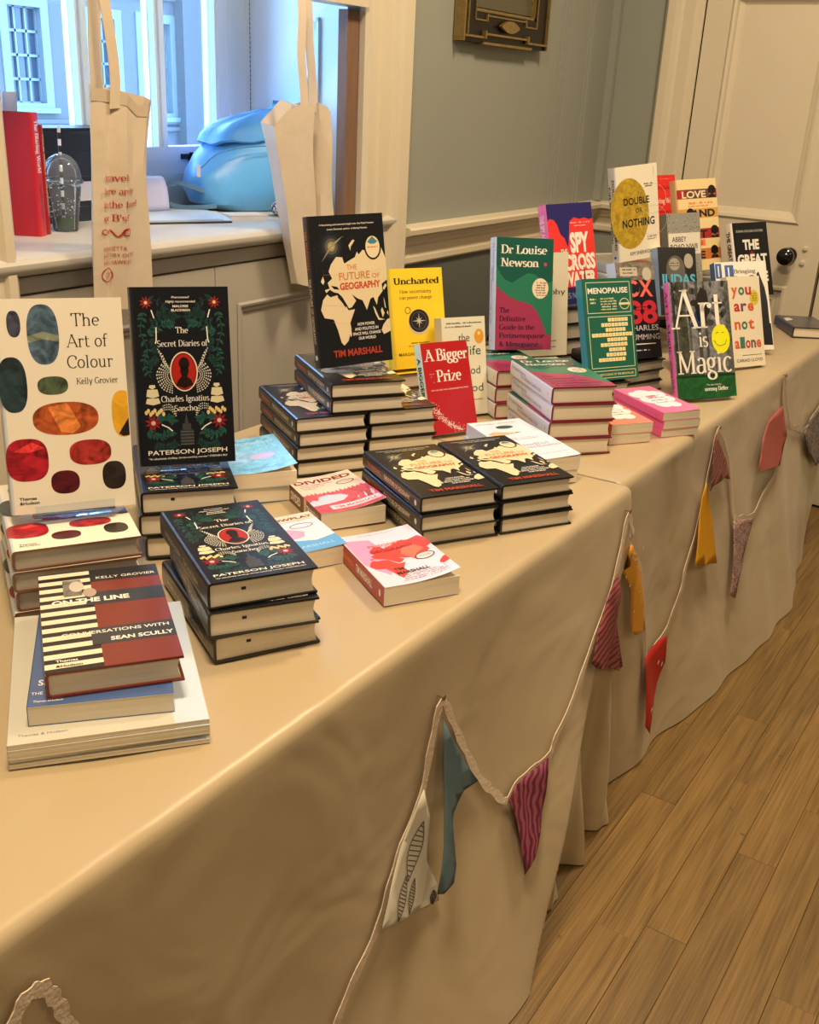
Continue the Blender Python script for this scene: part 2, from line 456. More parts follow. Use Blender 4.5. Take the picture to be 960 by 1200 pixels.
g = G(); g.box(XL, YB, ZC, XF + .1, 2.4, ZC + .1); tag(g.build('ceiling', CEILM), kind='structure')
g = G(); g.box(XL - .1, YB, 0, XL, YW + .6, ZC); tag(g.build('wall_left', BLUE), kind='structure')
g = G(); g.box(XL - .1, YB - .1, 0, XF + .1, YB, ZC); tag(g.build('wall_front', BLUE), kind='structure')
AX0, AX1, SZ, ATOP = 1.258, 2.374, 1.10, 2.95
BX1 = 2.50                                   # the right reveal opens out towards the sash
g = G()
g.box(XL, YW, 0, AX0 - .22, YW + .12, ZC); g.box(AX1 + .2, YW, 1.05, XF + .1, YW + .12, ZC)
g.box(AX0 - .22, YW, ATOP, AX1 + .2, YW + .12, ZC)
wb = tag(g.build('wall_back', BLUE), kind='structure')
g = G(); g.box(AX1 + .2, YW, 0, XF + .1, YW + .12, 1.0); tag(g.build('dado', DADO, wb))

# right wall with door opening
DY1, DY0 = 1.392, .20            # the double door spans these
g = G(); g.box(XF, DY1 + .14, 0, XF + .12, YW + .12, ZC); g.box(XF, YB, 0, XF + .12, DY0 - .14, ZC); g.box(XF, DY0 - .14, 2.4, XF + .12, DY1 + .14, ZC)
wr = tag(g.build('wall_right', BLUE), kind='structure')

def moulding(profile, p0, p1, out, up, c=(1, 1, 1, 1)):
    """profile list of (out, up) swept from p0 to p1"""
    g = G(); P = [Vector(p0), Vector(p1)]; o = Vector(out); u = Vector(up)
    g.extrude(profile, lambda a, b, k: P[k] + o * a + u * b)
    return g
RAIL = [(0, 0), (.010, 0), (.014, .006), (.014, .022), (.006, .03), (.006, .052), (.016, .060), (.018, .068), (.030, .078), (.034, .088), (.050, .094), (.052, .108), (.046, .114), (0, .118)]
g = moulding(RAIL, (AX1 + .21, YW, .943), (XF, YW, .943), (0, -1, 0), (0, 0, 1)); tag(g.build('trim_1', CREAM), kind='structure')
g = moulding(RAIL, (XF, YW, .943), (XF, DY1 + .14, .943), (-1, 0, 0), (0, 0, 1)); tag(g.build('trim_2', CREAM), kind='structure')
g = moulding([(0, 0), (.02, 0), (.02, .14), (.008, .17), (0, .17)], (AX1 + .2, YW, 0), (XF, YW, 0), (0, -1, 0), (0, 0, 1)); tag(g.build('baseboard_back', CREAM), kind='structure')
# slim vertical beads on the blue wall near the corner
g = G()
for x in (3.60, 3.79):
    for d, w in ((.012, .022), (.02, .010)): g.box(x - w, YW - d, 1.062, x + w, YW, ZC)
g.box(XF - .03, YW - .03, 1.062, XF, YW, ZC)
tag(g.build('trim_3', BLUE), kind='structure')
g = G()
g.box(3.56, YW - .006, 1.062, 3.84, YW, ZC)
tag(g.build('trim_4', BLUE), kind='structure')

# architrave each side of the alcove (full height), fluted
ARCH = [(0, 0), (.018, 0), (.03, .012), (.03, .03), (.022, .036), (.022, .06), (.028, .066), (.028, .10), (.02, .106), (.02, .13), (.032, .14), (.036, .16), (.036, .205), (.026, .214), (0, .218)]
for i, (x, s) in enumerate(((AX1, 1), (AX0, -1))):
    g = moulding(ARCH, (x, YW, 0), (x, YW, ZC), (0, -1, 0), (s, 0, 0))
    tag(g.build('trim_%d' % (5 + i), CREAM), kind='structure')

# ---- floor: oak planks running along the room
def oak():
    m, t, b = nodes('oak_plank')
    tc = t.nodes.new('ShaderNodeTexCoord'); oi = t.nodes.new('ShaderNodeObjectInfo')
    ad = t.nodes.new('ShaderNodeVectorMath'); ad.operation = 'ADD'
    sc = t.nodes.new('ShaderNodeVectorMath'); sc.operation = 'SCALE'; sc.inputs['Scale'].default_value = 37
    cx = t.nodes.new('ShaderNodeCombineXYZ')
    t.links.new(oi.outputs['Random'], cx.inputs[0]); t.links.new(oi.outputs['Random'], cx.inputs[1]); t.links.new(cx.outputs[0], sc.inputs[0])
    t.links.new(tc.outputs['Object'], ad.inputs[0]); t.links.new(sc.outputs[0], ad.inputs[1])
    mp = t.nodes.new('ShaderNodeMapping'); mp.inputs['Scale'].default_value = (.8, 8, 1)
    t.links.new(ad.outputs[0], mp.inputs[0])
    n1 = t.nodes.new('ShaderNodeTexNoise'); n1.inputs['Scale'].default_value = 1.6; n1.inputs['Detail'].default_value = 3; n1.inputs['Distortion'].default_value = .6
    t.links.new(mp.outputs[0], n1.inputs['Vector'])
    wv = t.nodes.new('ShaderNodeMath'); wv.operation = 'MULTIPLY'; wv.inputs[1].default_value = 26
    t.links.new(n1.outputs[0], wv.inputs[0])
    sn = t.nodes.new('ShaderNodeMath'); sn.operation = 'SINE'; t.links.new(wv.outputs[0], sn.inputs[0])
    mp2 = t.nodes.new('ShaderNodeMapping'); mp2.inputs['Scale'].default_value = (5, 200, 1)
    t.links.new(ad.outputs[0], mp2.inputs[0])
    n2 = t.nodes.new('ShaderNodeTexNoise'); n2.inputs['Scale'].default_value = 1; n2.inputs['Detail'].default_value = 3
    t.links.new(mp2.outputs[0], n2.inputs['Vector'])
    f = t.nodes.new('ShaderNodeMath'); f.operation = 'MULTIPLY_ADD'; f.inputs[1].default_value = .095
    t.links.new(sn.outputs[0], f.inputs[0]); t.links.new(n2.outputs[0], f.inputs[2])
    cr = t.nodes.new('ShaderNodeValToRGB')
    e = cr.color_ramp.elements
    e[0].position = .2; e[0].color = (.098, .055, .014, 1); e[1].position = .8; e[1].color = (.255, .152, .046, 1)
    t.links.new(f.outputs[0], cr.inputs[0])
    # dark knots and scratches
    n3 = t.nodes.new('ShaderNodeTexNoise'); n3.inputs['Scale'].default_value = 22; n3.inputs['Detail'].default_value = 1
    t.links.new(ad.outputs[0], n3.inputs['Vector'])
    gt = t.nodes.new('ShaderNodeMapRange'); gt.inputs[1].default_value = .74; gt.inputs[2].default_value = .80
    t.links.new(n3.outputs[0], gt.inputs[0])
    # board to board difference
    mr = t.nodes.new('ShaderNodeMapRange'); mr.inputs[3].default_value = .86; mr.inputs[4].default_value = 1.13
    t.links.new(oi.outputs['Random'], mr.inputs[0])
    vm = t.nodes.new('ShaderNodeVectorMath'); vm.operation = 'SCALE'
    t.links.new(cr.outputs[0], vm.inputs[0]); t.links.new(mr.outputs[0], vm.inputs['Scale'])
    mx = t.nodes.new('ShaderNodeMix'); mx.data_type = 'RGBA'; mx.inputs[7].default_value = (.04, .02, .01, 1)
    t.links.new(gt.outputs[0], mx.inputs[0]); t.links.new(vm.outputs[0], mx.inputs[6])
    t.links.new(mx.outputs[2], b.inputs['Base Color'])
    b.inputs['Roughness'].default_value = .42
    bp = t.nodes.new('ShaderNodeBump'); bp.inputs['Strength'].default_value = .12; bp.inputs['Distance'].default_value = .004
    t.links.new(f.outputs[0], bp.inputs['Height']); t.links.new(bp.outputs[0], b.inputs['Normal'])
    return m
OAK = oak()
g = G(); g.box(XL, YB, -.06, XF + .1, YW + .1, -.006)
floor = tag(g.build('floor', DARKGAP), kind='structure')
PW = .0795
rest = G()
def plank_geo(g, x0, x1, y0, y1, z=0.0):
    e = .0003; k = .0007
    g.extrude([(y0 + e, -.02), (y1 - e, -.02), (y1 - e, -k), (y1 - e - k, 0), (y0 + e + k, 0), (y0 + e, -k)], lambda a, b, q: (x0 + e if q == 0 else x1 - e, a, b + z))
rp = random.Random(11)
y_ref = .4743          # a board joint seen in the photograph
kmin = int((YB - y_ref) / PW) - 1
SEAMS = {0: [1.472, 2.35, 3.2], -1: [.62, 1.52, 2.07, 3.05], 1: [.7, 1.9, 2.9], -2: [.9, 1.828, 2.6, 3.4], -3: [.75, 2.06, 3.0], -4: [.5, 1.497, 2.5, 3.3]}
for k in range(kmin, int((YW - y_ref) / PW) + 1):
    y0 = y_ref + k * PW - PW; y1 = y0 + PW
    near = -.95 < y0 < .72
    cuts = list(SEAMS.get(k, [])) if near else []
    if not cuts:
        c = XL + rp.uniform(.3, 1.2)
        if near: c = rp.uniform(.2, 1.0)
        while c < XF - .25: cuts.append(c); c += rp.uniform(.62, 1.25)
    if near:
        cuts = [XL + .0, .15] + [c for c in cuts if c > .3]
    else: cuts = [XL] + cuts
    cuts.append(XF)
    for a, b in zip(cuts, cuts[1:]):
        if near and a > .1:
            g = G(); cx = (a + b) / 2; cy = (y0 + y1) / 2
            plank_geo(g, a - cx, b - cx, y0 - cy, y1 - cy, rp.uniform(-.0004, .0002))
            o = g.build('plank', OAK, floor); o.location = (cx, cy, 0)
        else: plank_geo(rest, a, b, y0, y1)
o = rest.build('planks_beyond', OAK, floor); o['kind'] = 'stuff'

# ---- double door in the right wall
def door_leaf(n, ya, yb, knob):
    """leaf between y=ya (far) and y=yb (near), face towards -x"""
    s = -1 if yb < ya else 1
    root = empty('door_%d' % n, (XF, (ya + yb) / 2, 0), kind='structure')
    c = (ya + yb) / 2; hw = abs(ya - yb) / 2 - .003
    g = G()
    # stiles and rails
    st = .105
    for y0, y1 in ((-hw, -hw + st), (hw - st, hw)): g.box(.005, y0, .008, .05, y1, 2.38)
    for z0, z1 in ((.008, .22), (.81, 1.055), (1.80, 1.93), (2.27, 2.38)): g.box(.005, -hw + st, z0, .05, hw - st, z1)
    g.build('stiles_and_rails', CREAM, root)
    for z0, z1 in ((.22, .81), (1.055, 1.80), (1.93, 2.27)):
        g = G(); a, b = -hw + st, hw - st
        fr = [(a, z0), (b, z0), (b, z1), (a, z1)]
        def ringr(i0, d0, i1, d1):
            P = [(a + i0, z0 + i0), (b - i0, z0 + i0), (b - i0, z1 - i0), (a + i0, z1 - i0)]
            Q = [(a + i1, z0 + i1), (b - i1, z0 + i1), (b - i1, z1 - i1), (a + i1, z1 - i1)]
            for k in range(4):
                j = (k + 1) % 4
                g.poly([(d0, *P[k]), (d0, *P[j]), (d1, *Q[j]), (d1, *Q[k])])
        ringr(-.012, .004, -.004, -.003); ringr(-.004, -.003, .006, .0); ringr(.006, .0, .010, .016); ringr(.010, .016, .022, .020); ringr(.022, .020, .030, .024)
        g.poly([(.024, a + .03, z0 + .03), (.024, b - .03, z0 + .03), (.024, b - .03, z1 - .03), (.024, a + .03, z1 - .03)])
        g.build('door_panel', CREAM, root)
    if knob:
        ky = .944 - c
        g = G()
        prof = [(.0005, .026), (.026, .026), (.028, .022), (.026, .016), (.012, .012), (.010, -.004), (.014, -.010), (.026, -.018), (.032, -.030), (.030, -.042), (.018, -.052), (.0005, -.055)]
        g.grid([[(x - .022, ky + r * cos(2 * pi * k / 24), .935 + r * sin(2 * pi * k / 24)) for k in range(24)] for r, x in prof], close=True)
        tag(g.build('door_knob', mat('black_knob', (.008, .008, .009), .12, .6), root, smooth=True), 'glossy black door knob')
        for dz, dy in ((.935 + .03, -.052), (.935 - .022, -.05)):
            g = G(); rr = .009
            g.grid([[(x, ky + dy + r * cos(2 * pi * k / 12), dz + r * sin(2 * pi * k / 12)) for k in range(12)] for r, x in ((rr, .005), (rr, -.002), (.0005, -.004))], close=True)
            g.build('keyhole_cover', CREAM, root, smooth=True)
    return root
door_leaf(1, DY1, .834, True)
door_leaf(2, .828, DY0, False)
# frame around the doors
FR = [(0, 0), (.01, 0), (.012, .02), (.024, .03), (.024, .07), (.03, .08), (.034, .10), (.034, .128), (.02, .14), (0, .145)]
g = moulding(FR, (XF, DY1, 0), (XF, DY1, 2.4), (-1, 0, 0), (0, 1, 0)); tag(g.build('trim_7', CREAM), kind='structure')
g = moulding(FR, (XF, DY0, 0), (XF, DY0, 2.4), (-1, 0, 0), (0, -1, 0)); tag(g.build('trim_8', CREAM), kind='structure')
g = moulding(FR, (XF, DY0 - .14, 2.39), (XF, DY1 + .14, 2.39), (-1, 0, 0), (0, 0, 1)); tag(g.build('trim_9', CREAM), kind='structure')
g = G(); g.box(XF + .06, DY0 - .1, 0, XF + .1, DY1 + .1, 2.4); tag(g.build('trim_10', DARKGAP), kind='structure')

# ---- window alcove
SY = 2.25
SEATM = mat('window_seat_paint', (.52, .49, .43), .3, .5, noise=.04, nscale=6, bump=.05, bscale=12)
g = G()
prof = [(YW - .035, SZ - .022), (YW - .030, SZ - .032), (YW - .012, SZ - .04), (YW + .02, SZ - .045), (SY, SZ - .045), (SY, SZ), (YW - .012, SZ), (YW - .028, SZ - .006), (YW - .035, SZ - .014)]
g.extrude(prof, lambda a, b, k: ((AX0 - .1, BX1 + .04)[k] , a, b))
g2 = G()
tag(g.build('trim_11', SEATM, smooth=True), kind='structure')
cup = empty('window_seat_cupboard', (1.82, YW, 0), 'grey painted panelled cupboard front under the window seat', 'cupboard')
g = G()
g.box(AX0 - 1.82 - .22, .016, .0, AX1 - 1.82, .04, SZ - .045)                 # carcass
g.box(AX0 - 1.82 - .22, 0, 1.024, AX1 - 1.82, .03, SZ - .045)                 # plain rail under the seat
g.build('frieze_rail', GREY, cup)
def cup_door(x0, x1, z0, z1):
    g = G(); st = .085
    x0 += .0015; x1 -= .0015
    a, b, c, d = x0 + st, x1 - st, z0 + .15, z1 - .105
    g.box(x0, 0, z0, a, .02, z1); g.box(b, 0, z0, x1, .02, z1); g.box(a, 0, z0, b, .02, c); g.box(a, 0, d, b, .02, z1)
    def rr(i0, y0, i1, y1):
        P = [(a + i0, c + i0), (b - i0, c + i0), (b - i0, d - i0), (a + i0, d - i0)]; Q = [(a + i1, c + i1), (b - i1, c + i1), (b - i1, d - i1), (a + i1, d - i1)]
        for k in range(4):
            j = (k + 1) % 4; g.poly([(P[k][0], y0, P[k][1]), (P[j][0], y0, P[j][1]), (Q[j][0], y1, Q[j][1]), (Q[k][0], y1, Q[k][1])])
    rr(-.012, -.002, -.006, -.006); rr(-.006, -.006, 0, -.004); rr(0, -.004, .006, .006); rr(.006, .006, .012, .003); rr(.012, .003, .018, .010)
    g.poly([(a + .018, .010, c + .018), (b - .018, .010, c + .018), (b - .018, .010, d - .018), (a + .018, .010, d - .018)])
    return g
for x0, x1 in ((1.816 - 1.82, AX1 - 1.82 - .004), (AX0 - 1.82 - .02, 1.816 - 1.82)):
    cup_door(x0, x1, .10, 1.018).build('cupboard_door', GREY, cup)

# alcove sides, back and head
BX1 = 2.50                                   # the right reveal opens out towards the sash
def reveal(y): return AX1 - .01 + (BX1 - AX1 + .01) * (y - YW) / (SY - YW)
g = G(); g.extrude([(reveal(YW + .03), YW + .03), (reveal(SY), SY + .12), (reveal(SY) + .12, SY + .12), (reveal(YW) + .12, YW + .12), (reveal(YW) + .12, YW + .03)], lambda a, b, k: (a, b, (SZ - .1, ATOP)[k]))
g.box(AX0 - .1, YW + .03, SZ - .1, AX0 - .002, SY + .12, ATOP); g.box(AX0 - .1, YW + .1, ATOP, BX1 + .1, SY + .12, ATOP + .1)
g.box(AX0 - .1, SY + .02, 0, BX1 + .1, SY + .12, SZ)
tag(g.build('trim_12', TINTP), kind='structure')
# panelled shutter lining on the right reveal
g = G()
dR = Vector((reveal(SY) - reveal(YW), SY - YW, 0)).normalized(); nR = Vector((-dR.y, dR.x, 0)); R0 = Vector((reveal(YW), YW, 0))
def rb(s0, s1, z0, z1, e):
    b = len(g.v)
    for z in (z0, z1):
        for s_, q in ((s0, -.002), (s1, -.002), (s1, e), (s0, e)): p = R0 + dR * s_ + nR * q; g.v.append((p.x, p.y, z))
    for f in ((0, 1, 2, 3), (7, 6, 5, 4), (0, 4, 5, 1), (1, 5, 6, 2), (2, 6, 7, 3), (3, 7, 4, 0)): g.face([b + i for i in f])
for z0, z1 in ((1.16, 1.60), (1.70, 2.5)):
    a, b_ = .15, .43
    for d, e in ((.0, .014), (.018, .008), (.05, .012)):
        rb(a + d, a + d + .01, z0 + d, z1 - d, e); rb(b_ - d - .01, b_ - d, z0 + d, z1 - d, e); rb(a + d, b_ - d, z0 + d, z0 + d + .01, e); rb(a + d, b_ - d, z1 - d - .01, z1 - d, e)
rb(.03, .055, SZ, ATOP, .01); rb(.46, .51, SZ, ATOP, .02)
tag(g.build('trim_13', TINTP), kind='structure')
# bare timber edge beside the architrave and the painted board above
WOODB = mat('bare_brown_timber', (.20, .115, .075), .6, .3, noise=.35, nscale=6, stretch=(14, 14, 1.2), bump=.1)
g = G(); g.box(2.322, YW + .0, SZ, 2.372, YW + .03, 1.615); tag(g.build('trim_14', WOODB), kind='structure')
g = G(); g.box(AX0, YW - .03, 1.622, AX1 - .002, YW + .03, 1.74); tag(g.build('trim_15', CREAM), kind='structure')

# sash window
win = empty('window_1', ((AX0 + AX1) / 2, SY, 0), kind='structure')
cx = (AX0 + AX1) / 2
g = G()
ys0, ys1 = -.035, .02
g.box(AX0 - cx, ys0, SZ, BX1 - cx, ys1, 1.255)                       # bottom rail
g.box(AX0 - cx, ys0 - .03, SZ, BX1 - cx - .01, ys0, SZ + .055)             # stool step
g.box(AX0 - cx, ys0 - .012, SZ + .055, BX1 - cx - .01, ys0, SZ + .085)
g.box(2.40 - cx, ys0, SZ, BX1 - cx, ys1, ATOP); g.box(2.392 - cx, ys0 - .008, SZ + .16, 2.40 - cx, ys1, ATOP); g.box(AX0 - cx - .06, ys0, SZ, AX0 - cx + .06, ys1, ATOP)
for x0, x1 in ((1.858, 1.892), (2.118, 2.152)):
    g.box(x0 - cx, ys0 + .008, 1.255, x1 - cx, ys1, ATOP)
    g.box(x0 - cx + .009, ys0, 1.255, x1 - cx - .009, ys0 + .008, ATOP)
g.box(2.345 - cx, ys0 + .006, 1.255, 2.40 - cx, ys1, ATOP); g.box(2.352 - cx, ys0, 1.255, 2.392 - cx, ys0 + .006, ATOP)
g.box(AX0 - cx, ys0, 1.95, BX1 - cx, ys1, 2.0); g.box(AX0 - cx, ys0, ATOP - .06, BX1 - cx, ys1, ATOP)
g.build('window_frame', TINTP, win)
GLASS = glass('window_glass')
for x0, x1 in ((AX0 + .06, 1.858), (1.892, 2.118), (2.152, 2.345)):
    for z0, z1 in ((1.255, 1.95), (2.0, ATOP - .06)):
        g = G(); g.box(x0 - cx, -.004, z0, x1 - cx, -.001, z1); g.build('pane', GLASS, win)
g = G()
g.box(2.19 - cx, ys0 - .006, 1.222, 2.235 - cx, ys0, 1.236); g.box(2.215 - cx, ys0 - .012, 1.218, 2.243 - cx, ys0 - .004, 1.228); g.box(2.222 - cx, ys0 - .012, 1.232, 2.243 - cx, ys0 - .004, 1.240)
tag(g.build('sash_catch', mat('dark_metal', (.03, .03, .035), .35, .5, metal=.8), win), 'small dark metal window catch')

# roller blind chain in the corner
ch = G()
for k in range(110):
    for dx in (0, .013):
        z = 1.20 + k * .0125
        b = len(ch.v); r = .0032; x = 2.452 + dx; y = 2.185
        ch.v += [(x + r, y, z), (x - r, y, z), (x, y + r, z), (x, y - r, z), (x, y, z + r), (x, y, z - r)]
        for t in ((0, 2, 4), (2, 1, 4), (1, 3, 4), (3, 0, 4), (2, 0, 5), (1, 2, 5), (3, 1, 5), (0, 3, 5)): ch.face([b + i for i in t])
    
for dx in (0, .013): ch.tube([(2.452 + dx, 2.185, 1.20), (2.452 + dx, 2.185, 2.575)], .0009, 5)
o = tag(ch.build('blind_chain', mat('steel_bead', (.16, .16, .17), .35, .5, metal=.7), smooth=True), 'grey beaded blind chain hanging in the corner of the window', 'chain')

# ---- the building across the street
S = 22 / 14.
def fx(x): return x * S
def fz(z): return 1.425 + (z - 1.425) * S
STONE = mat('pale_render', (.105, .10, .098), .8, .2, noise=.10, nscale=1.4, bump=.4, bscale=10)
ROUGH = mat('roughcast_render', (.095, .092, .09), .9, .1, noise=.16, nscale=14, bump=.9, bscale=16)
FRAME = mat('outside_window_paint', (.15, .17, .17), .4, .4)
OUTGL = mat('dark_outside_glass', (.03, .04, .055), .15, .6)
FY = 22.0
bld = empty('building_opposite', (18, FY, -6), 'pale rendered building with tall white paned windows seen through the glass', 'building')
def BP(gr, name, m, lab=None):
    gr.v = [(x - 18, y - FY, z + 6) for x, y, z in gr.v]
    o = gr.build(name, m, bld)
    if lab: o['label'] = lab
    return o
wins = [(16.45, 17.36, .78, 2.86), (18.77, 19.6, .70, 2.78), (20.53, 21.5, .60, 2.80)]
for dz in (-4.2, 4.2):
    wins += [(a, b, c + dz, d + dz) for a, b, c, d in wins[:3]]
wins += [(12.6, 13.55, .7, 2.8), (14.3, 15.2, .7, 2.8)]
g = G()
xs = sorted({4.0, 30.0, *[w[0] - .22 for w in wins], *[w[1] + .22 for w in wins]})
zs = sorted({-6.0, 7.4, *[w[2] - .1 for w in wins], *[w[3] + .22 for w in wins]})
for a, b in zip(xs, xs[1:]):
    for c, d in zip(zs, zs[1:]):
        mx_, mz = (a + b) / 2, (c + d) / 2
        if any(w[0] - .22 < mx_ < w[1] + .22 and w[2] - .1 < mz < w[3] + .22 for w in wins): continue
        g.box(a, FY, c, b, FY + .4, d)
BP(g, 'wall', STONE)
g = G()
for z in (.15, .32, 3.35, 3.6): g.box(4, FY - .10, z, 30, FY, z + .10)
BP(g, 'string_course', STONE)
g = G(); g.box(fx(13.79), FY - .35, -6, 30, FY, 7); BP(g, 'projecting_bay', ROUGH, 'rough textured render')
for a, b, c, d in wins:
    if a > fx(13.7) + .5: continue
    g = G()
    for (x0, x1, z0, z1) in ((a - .22, a, c - .1, d + .22), (b, b + .22, c - .1, d + .22), (a, b, d, d + .22), (a, b, c - .1, c)):
        g.box(x0, FY - .04, z0, x1, FY + .3, z1)
    g.box(a - .3, FY - .14, c - .22, b + .3, FY, c - .1)
    g.v = [(x - 18, y - FY, z + 6) for x, y, z in g.v]
    fr = g.build('window', FRAME, bld)
    g = G(); g.box(a, FY + .2, c, b, FY + .22, d); g.v = [(x - 18, y - FY, z + 6) for x, y, z in g.v]
    g.build('pane', OUTGL, fr)
    g = G(); nc, nr = 3, 4
    for i in range(nc + 1): g.box(a + (b - a) * i / nc - .025, FY + .14, c, a + (b - a) * i / nc + .025, FY + .2, d)
    for i in range(nr + 1): g.box(a, FY + .14, c + (d - c) * i / nr - .03, b, FY + .2, c + (d - c) * i / nr + .03)
    g.v = [(x - 18, y - FY, z + 6) for x, y, z in g.v]
    g.build('glazing_bars', FRAME, fr)
g = G(); g.box(-20, 2.6, -6.2, 45, 40, -6); tag(g.build('ground', mat('paving', (.35, .34, .33), .9, .2, noise=.1, nscale=2)), kind='structure')

# ---- framed picture on the blue wall
GOLD = mat('old_gold_leaf', (.34, .24, .09), .35, .5, metal=.75, noise=.3, nscale=60, bump=.3, bscale=120)
BLK = mat('black_lacquer', (.006, .005, .005), .35, .3)
pic = empty('picture_frame', (3.11, YW, 1.575), 'black and gold antique frame with a small gold name plate hung on the blue wall', 'picture')
g = G(); hw = .268
def framebar(g, x0, z0, x1, z1, y0, y1): g.box(x0, y0, z0, x1, y1, z1)
hz = .80
g.box(-hw, -.03, 0, hw, -.002, .085); g.box(-hw, -.03, .085, -hw + .07, -.002, hz); g.box(hw - .07, -.03, .085, hw, -.002, hz); g.box(-hw, -.03, hz - .08, hw, -.002, hz)
g.build('frame', BLK, pic)
g = G()
g.box(-hw - .006, -.04, .0, -hw + .001, -.004, hz); g.box(hw - .001, -.04, 0, hw + .005, -.004, hz); g.box(-hw + .022, -.036, .02, -hw + .027, -.029, hz)
for x0, x1, z in ((-hw, -.15, .012), (-.15, .13, .022), (.13, hw, .012)):
    g.box(x0, -.040, z, x1, -.028, z + .006)
g.box(-.152, -.044, .012, -.144, -.028, .034); g.box(.126, -.044, .012, .134, -.028, .034)
for x0, x1, z in ((-.20, -.13, .060), (-.13, .12, .074), (.12, .20, .060)):
    g.box(x0, -.034, z, x1, -.029, z + .004)
g.box(-.134, -.036, .060, -.128, -.029, .081); g.box(.118, -.036, .06, .124, -.029, .081)
g.box(-.201, -.034, .06, -.198, -.029, hz - .06); g.box(.198, -.034, .06, .201, -.029, hz - .06)
g.box(-.15, -.036, -.004, .17, -.006, .003)
g.build('gilt_beading', GOLD, pic)
g = G()
P = [(.052 * cos(a) * (1 + .12 * cos(4 * a)), .052 + .017 * sin(a)) for a in [2 * pi * k / 24 for k in range(24)]]
g.extrude(P, lambda a, b, k: (a + .0, -.046 + .012 * k, b))
tag(g.build('name_plate', GOLD, pic), 'small engraved gold plate')
g = G(); g.box(-hw + .078, -.012, .098, hw - .078, -.008, hz - .09)
tag(g.build('picture', mat('dark_varnished_canvas', (.09, .08, .055), .25, .5, noise=.3, nscale=8), pic), 'dark varnished picture')
g = G()
for x0, z0, x1, z1 in ((-hw + .07, .085, -hw + .078, hz - .08), (hw - .078, .085, hw - .07, hz - .08), (-hw + .07, .085, hw - .07, .093)): g.box(x0, -.026, z0, x1, -.008, z1)
g.build('inner_slip', GOLD, pic)

# ceiling lamp bodies around the light sources
for i, (x, y, z, p) in enumerate(LAMPS):
    r = empty('ceiling_lamp', (x, y, ZC), ('round ceiling lamp over the near end of the books', 'round ceiling lamp over the far end of the books', 'round ceiling lamp over the open floor in the middle', 'round ceiling lamp in the rear left of the room', 'round ceiling lamp in the rear right of the room')[i], 'lamp')
    g = G(); g.lathe([(.30, 0), (.30, -.035), (.28, -.04), (.27, -.02), (.001, -.02)], 0, 0, 32); g.build('rim', TINTP, r, smooth=True)

# ================================================================== tables and cloths
def sstep(a, b, x):
    t = max(0., min(1., (x - a) / (b - a))); return t * t * (3 - 2 * t)
def lerpt(x, T):
    if x <= T[0][0]: return T[0][1]
    for (a, p), (b, q) in zip(T, T[1:]):
        if x <= b: return p + (q - p) * (x - a) / (b - a)
    return T[-1][1]
TT = .74
def yf1(x, z):
    d = max(0., (TT - z) / TT)
    y = .636 - .02 * d
    xb = 1.86 - .62 * d
    a = .12 * d ** 1.3
    if x <= xb: y -= a * math.exp(-((x - xb) / .42) ** 2)
    else: y -= a * math.exp(-((x - xb) / .07) ** 2)
    y -= .006 * d * sin(x * 9 + 1) + .004 * d * sin(x * 23) + .003 * sin(x * 5 + 2) * d
    p = sstep(xb + .06, xb + .16, x)
    y -= p * d * .025 * (1 - sstep(1.74, 1.80, x))
    y -= p * d * .03 * sin((x - 1.3) * 46 + 1.5 * sin(d * 3)) + p * d * .008 * sin((x - 1.3) * 118 + 4 * d)
    return y
def yf2(x, z):
    d = max(0., (TT - z) / TT)
    fl = lerpt(x, [(1.8, .03), (2.0, .05), (2.25, .075), (2.5, .11), (2.8, .14), (3.05, .13), (3.45, .07), (3.7, .05)])
    y = .655 - fl * d ** 1.6
    y -= .012 * d ** .7 * sin(x * 17 + .6 * sin(d * 4)) * (1 - .7 * sstep(1.9, 2.5, x)) + .006 * d * sin(x * 8 + d * 2) + .003 * sin(x * 31 + 2) * d
    return y
def yfront(x, z): return yf1(x, z) if x < 1.80 else yf2(x, z)

def cloth_mat():
    m, t, b = nodes('calico_cloth')
    tc = t.nodes.new('ShaderNodeTexCoord')
    n1 = t.nodes.new('ShaderNodeTexNoise'); n1.inputs['Scale'].default_value = 3.5; n1.inputs['Detail'].default_value = 5
    t.links.new(tc.outputs['Object'], n1.inputs['Vector'])
    mx = t.nodes.new('ShaderNodeMix'); mx.data_type = 'RGBA'
    mx.inputs[6].default_value = (.41, .315, .185, 1); mx.inputs[7].default_value = (.48, .375, .228, 1)
    t.links.new(n1.outputs[0], mx.inputs[0]); t.links.new(mx.outputs[2], b.inputs['Base Color'])
    # creases
    n2 = t.nodes.new('ShaderNodeTexNoise'); n2.inputs['Scale'].default_value = 4; n2.inputs['Detail'].default_value = 2; n2.inputs['Distortion'].default_value = .8
    n3 = t.nodes.new('ShaderNodeTexNoise'); n3.inputs['Scale'].default_value = 420; n3.inputs['Detail'].default_value = 2
    t.links.new(tc.outputs['Object'], n2.inputs['Vector']); t.links.new(tc.outputs['Object'], n3.inputs['Vector'])
    ad = t.nodes.new('ShaderNodeMath'); ad.operation = 'MULTIPLY_ADD'; ad.inputs[1].default_value = .008
    t.links.new(n3.outputs[0], ad.inputs[0]); t.links.new(n2.outputs[0], ad.inputs[2])
    bp = t.nodes.new('ShaderNodeBump'); bp.inputs['Strength'].default_value = .45; bp.inputs['Distance'].default_value = .022
    t.links.new(ad.outputs[0], bp.inputs['Height']); t.links.new(bp.outputs[0], b.inputs['Normal'])
    b.inputs['Roughness'].default_value = .36
    b.inputs['Specular IOR Level'].default_value = .55
    b.inputs['Sheen Weight'].default_value = .15
    return m
CLOTH = cloth_mat()

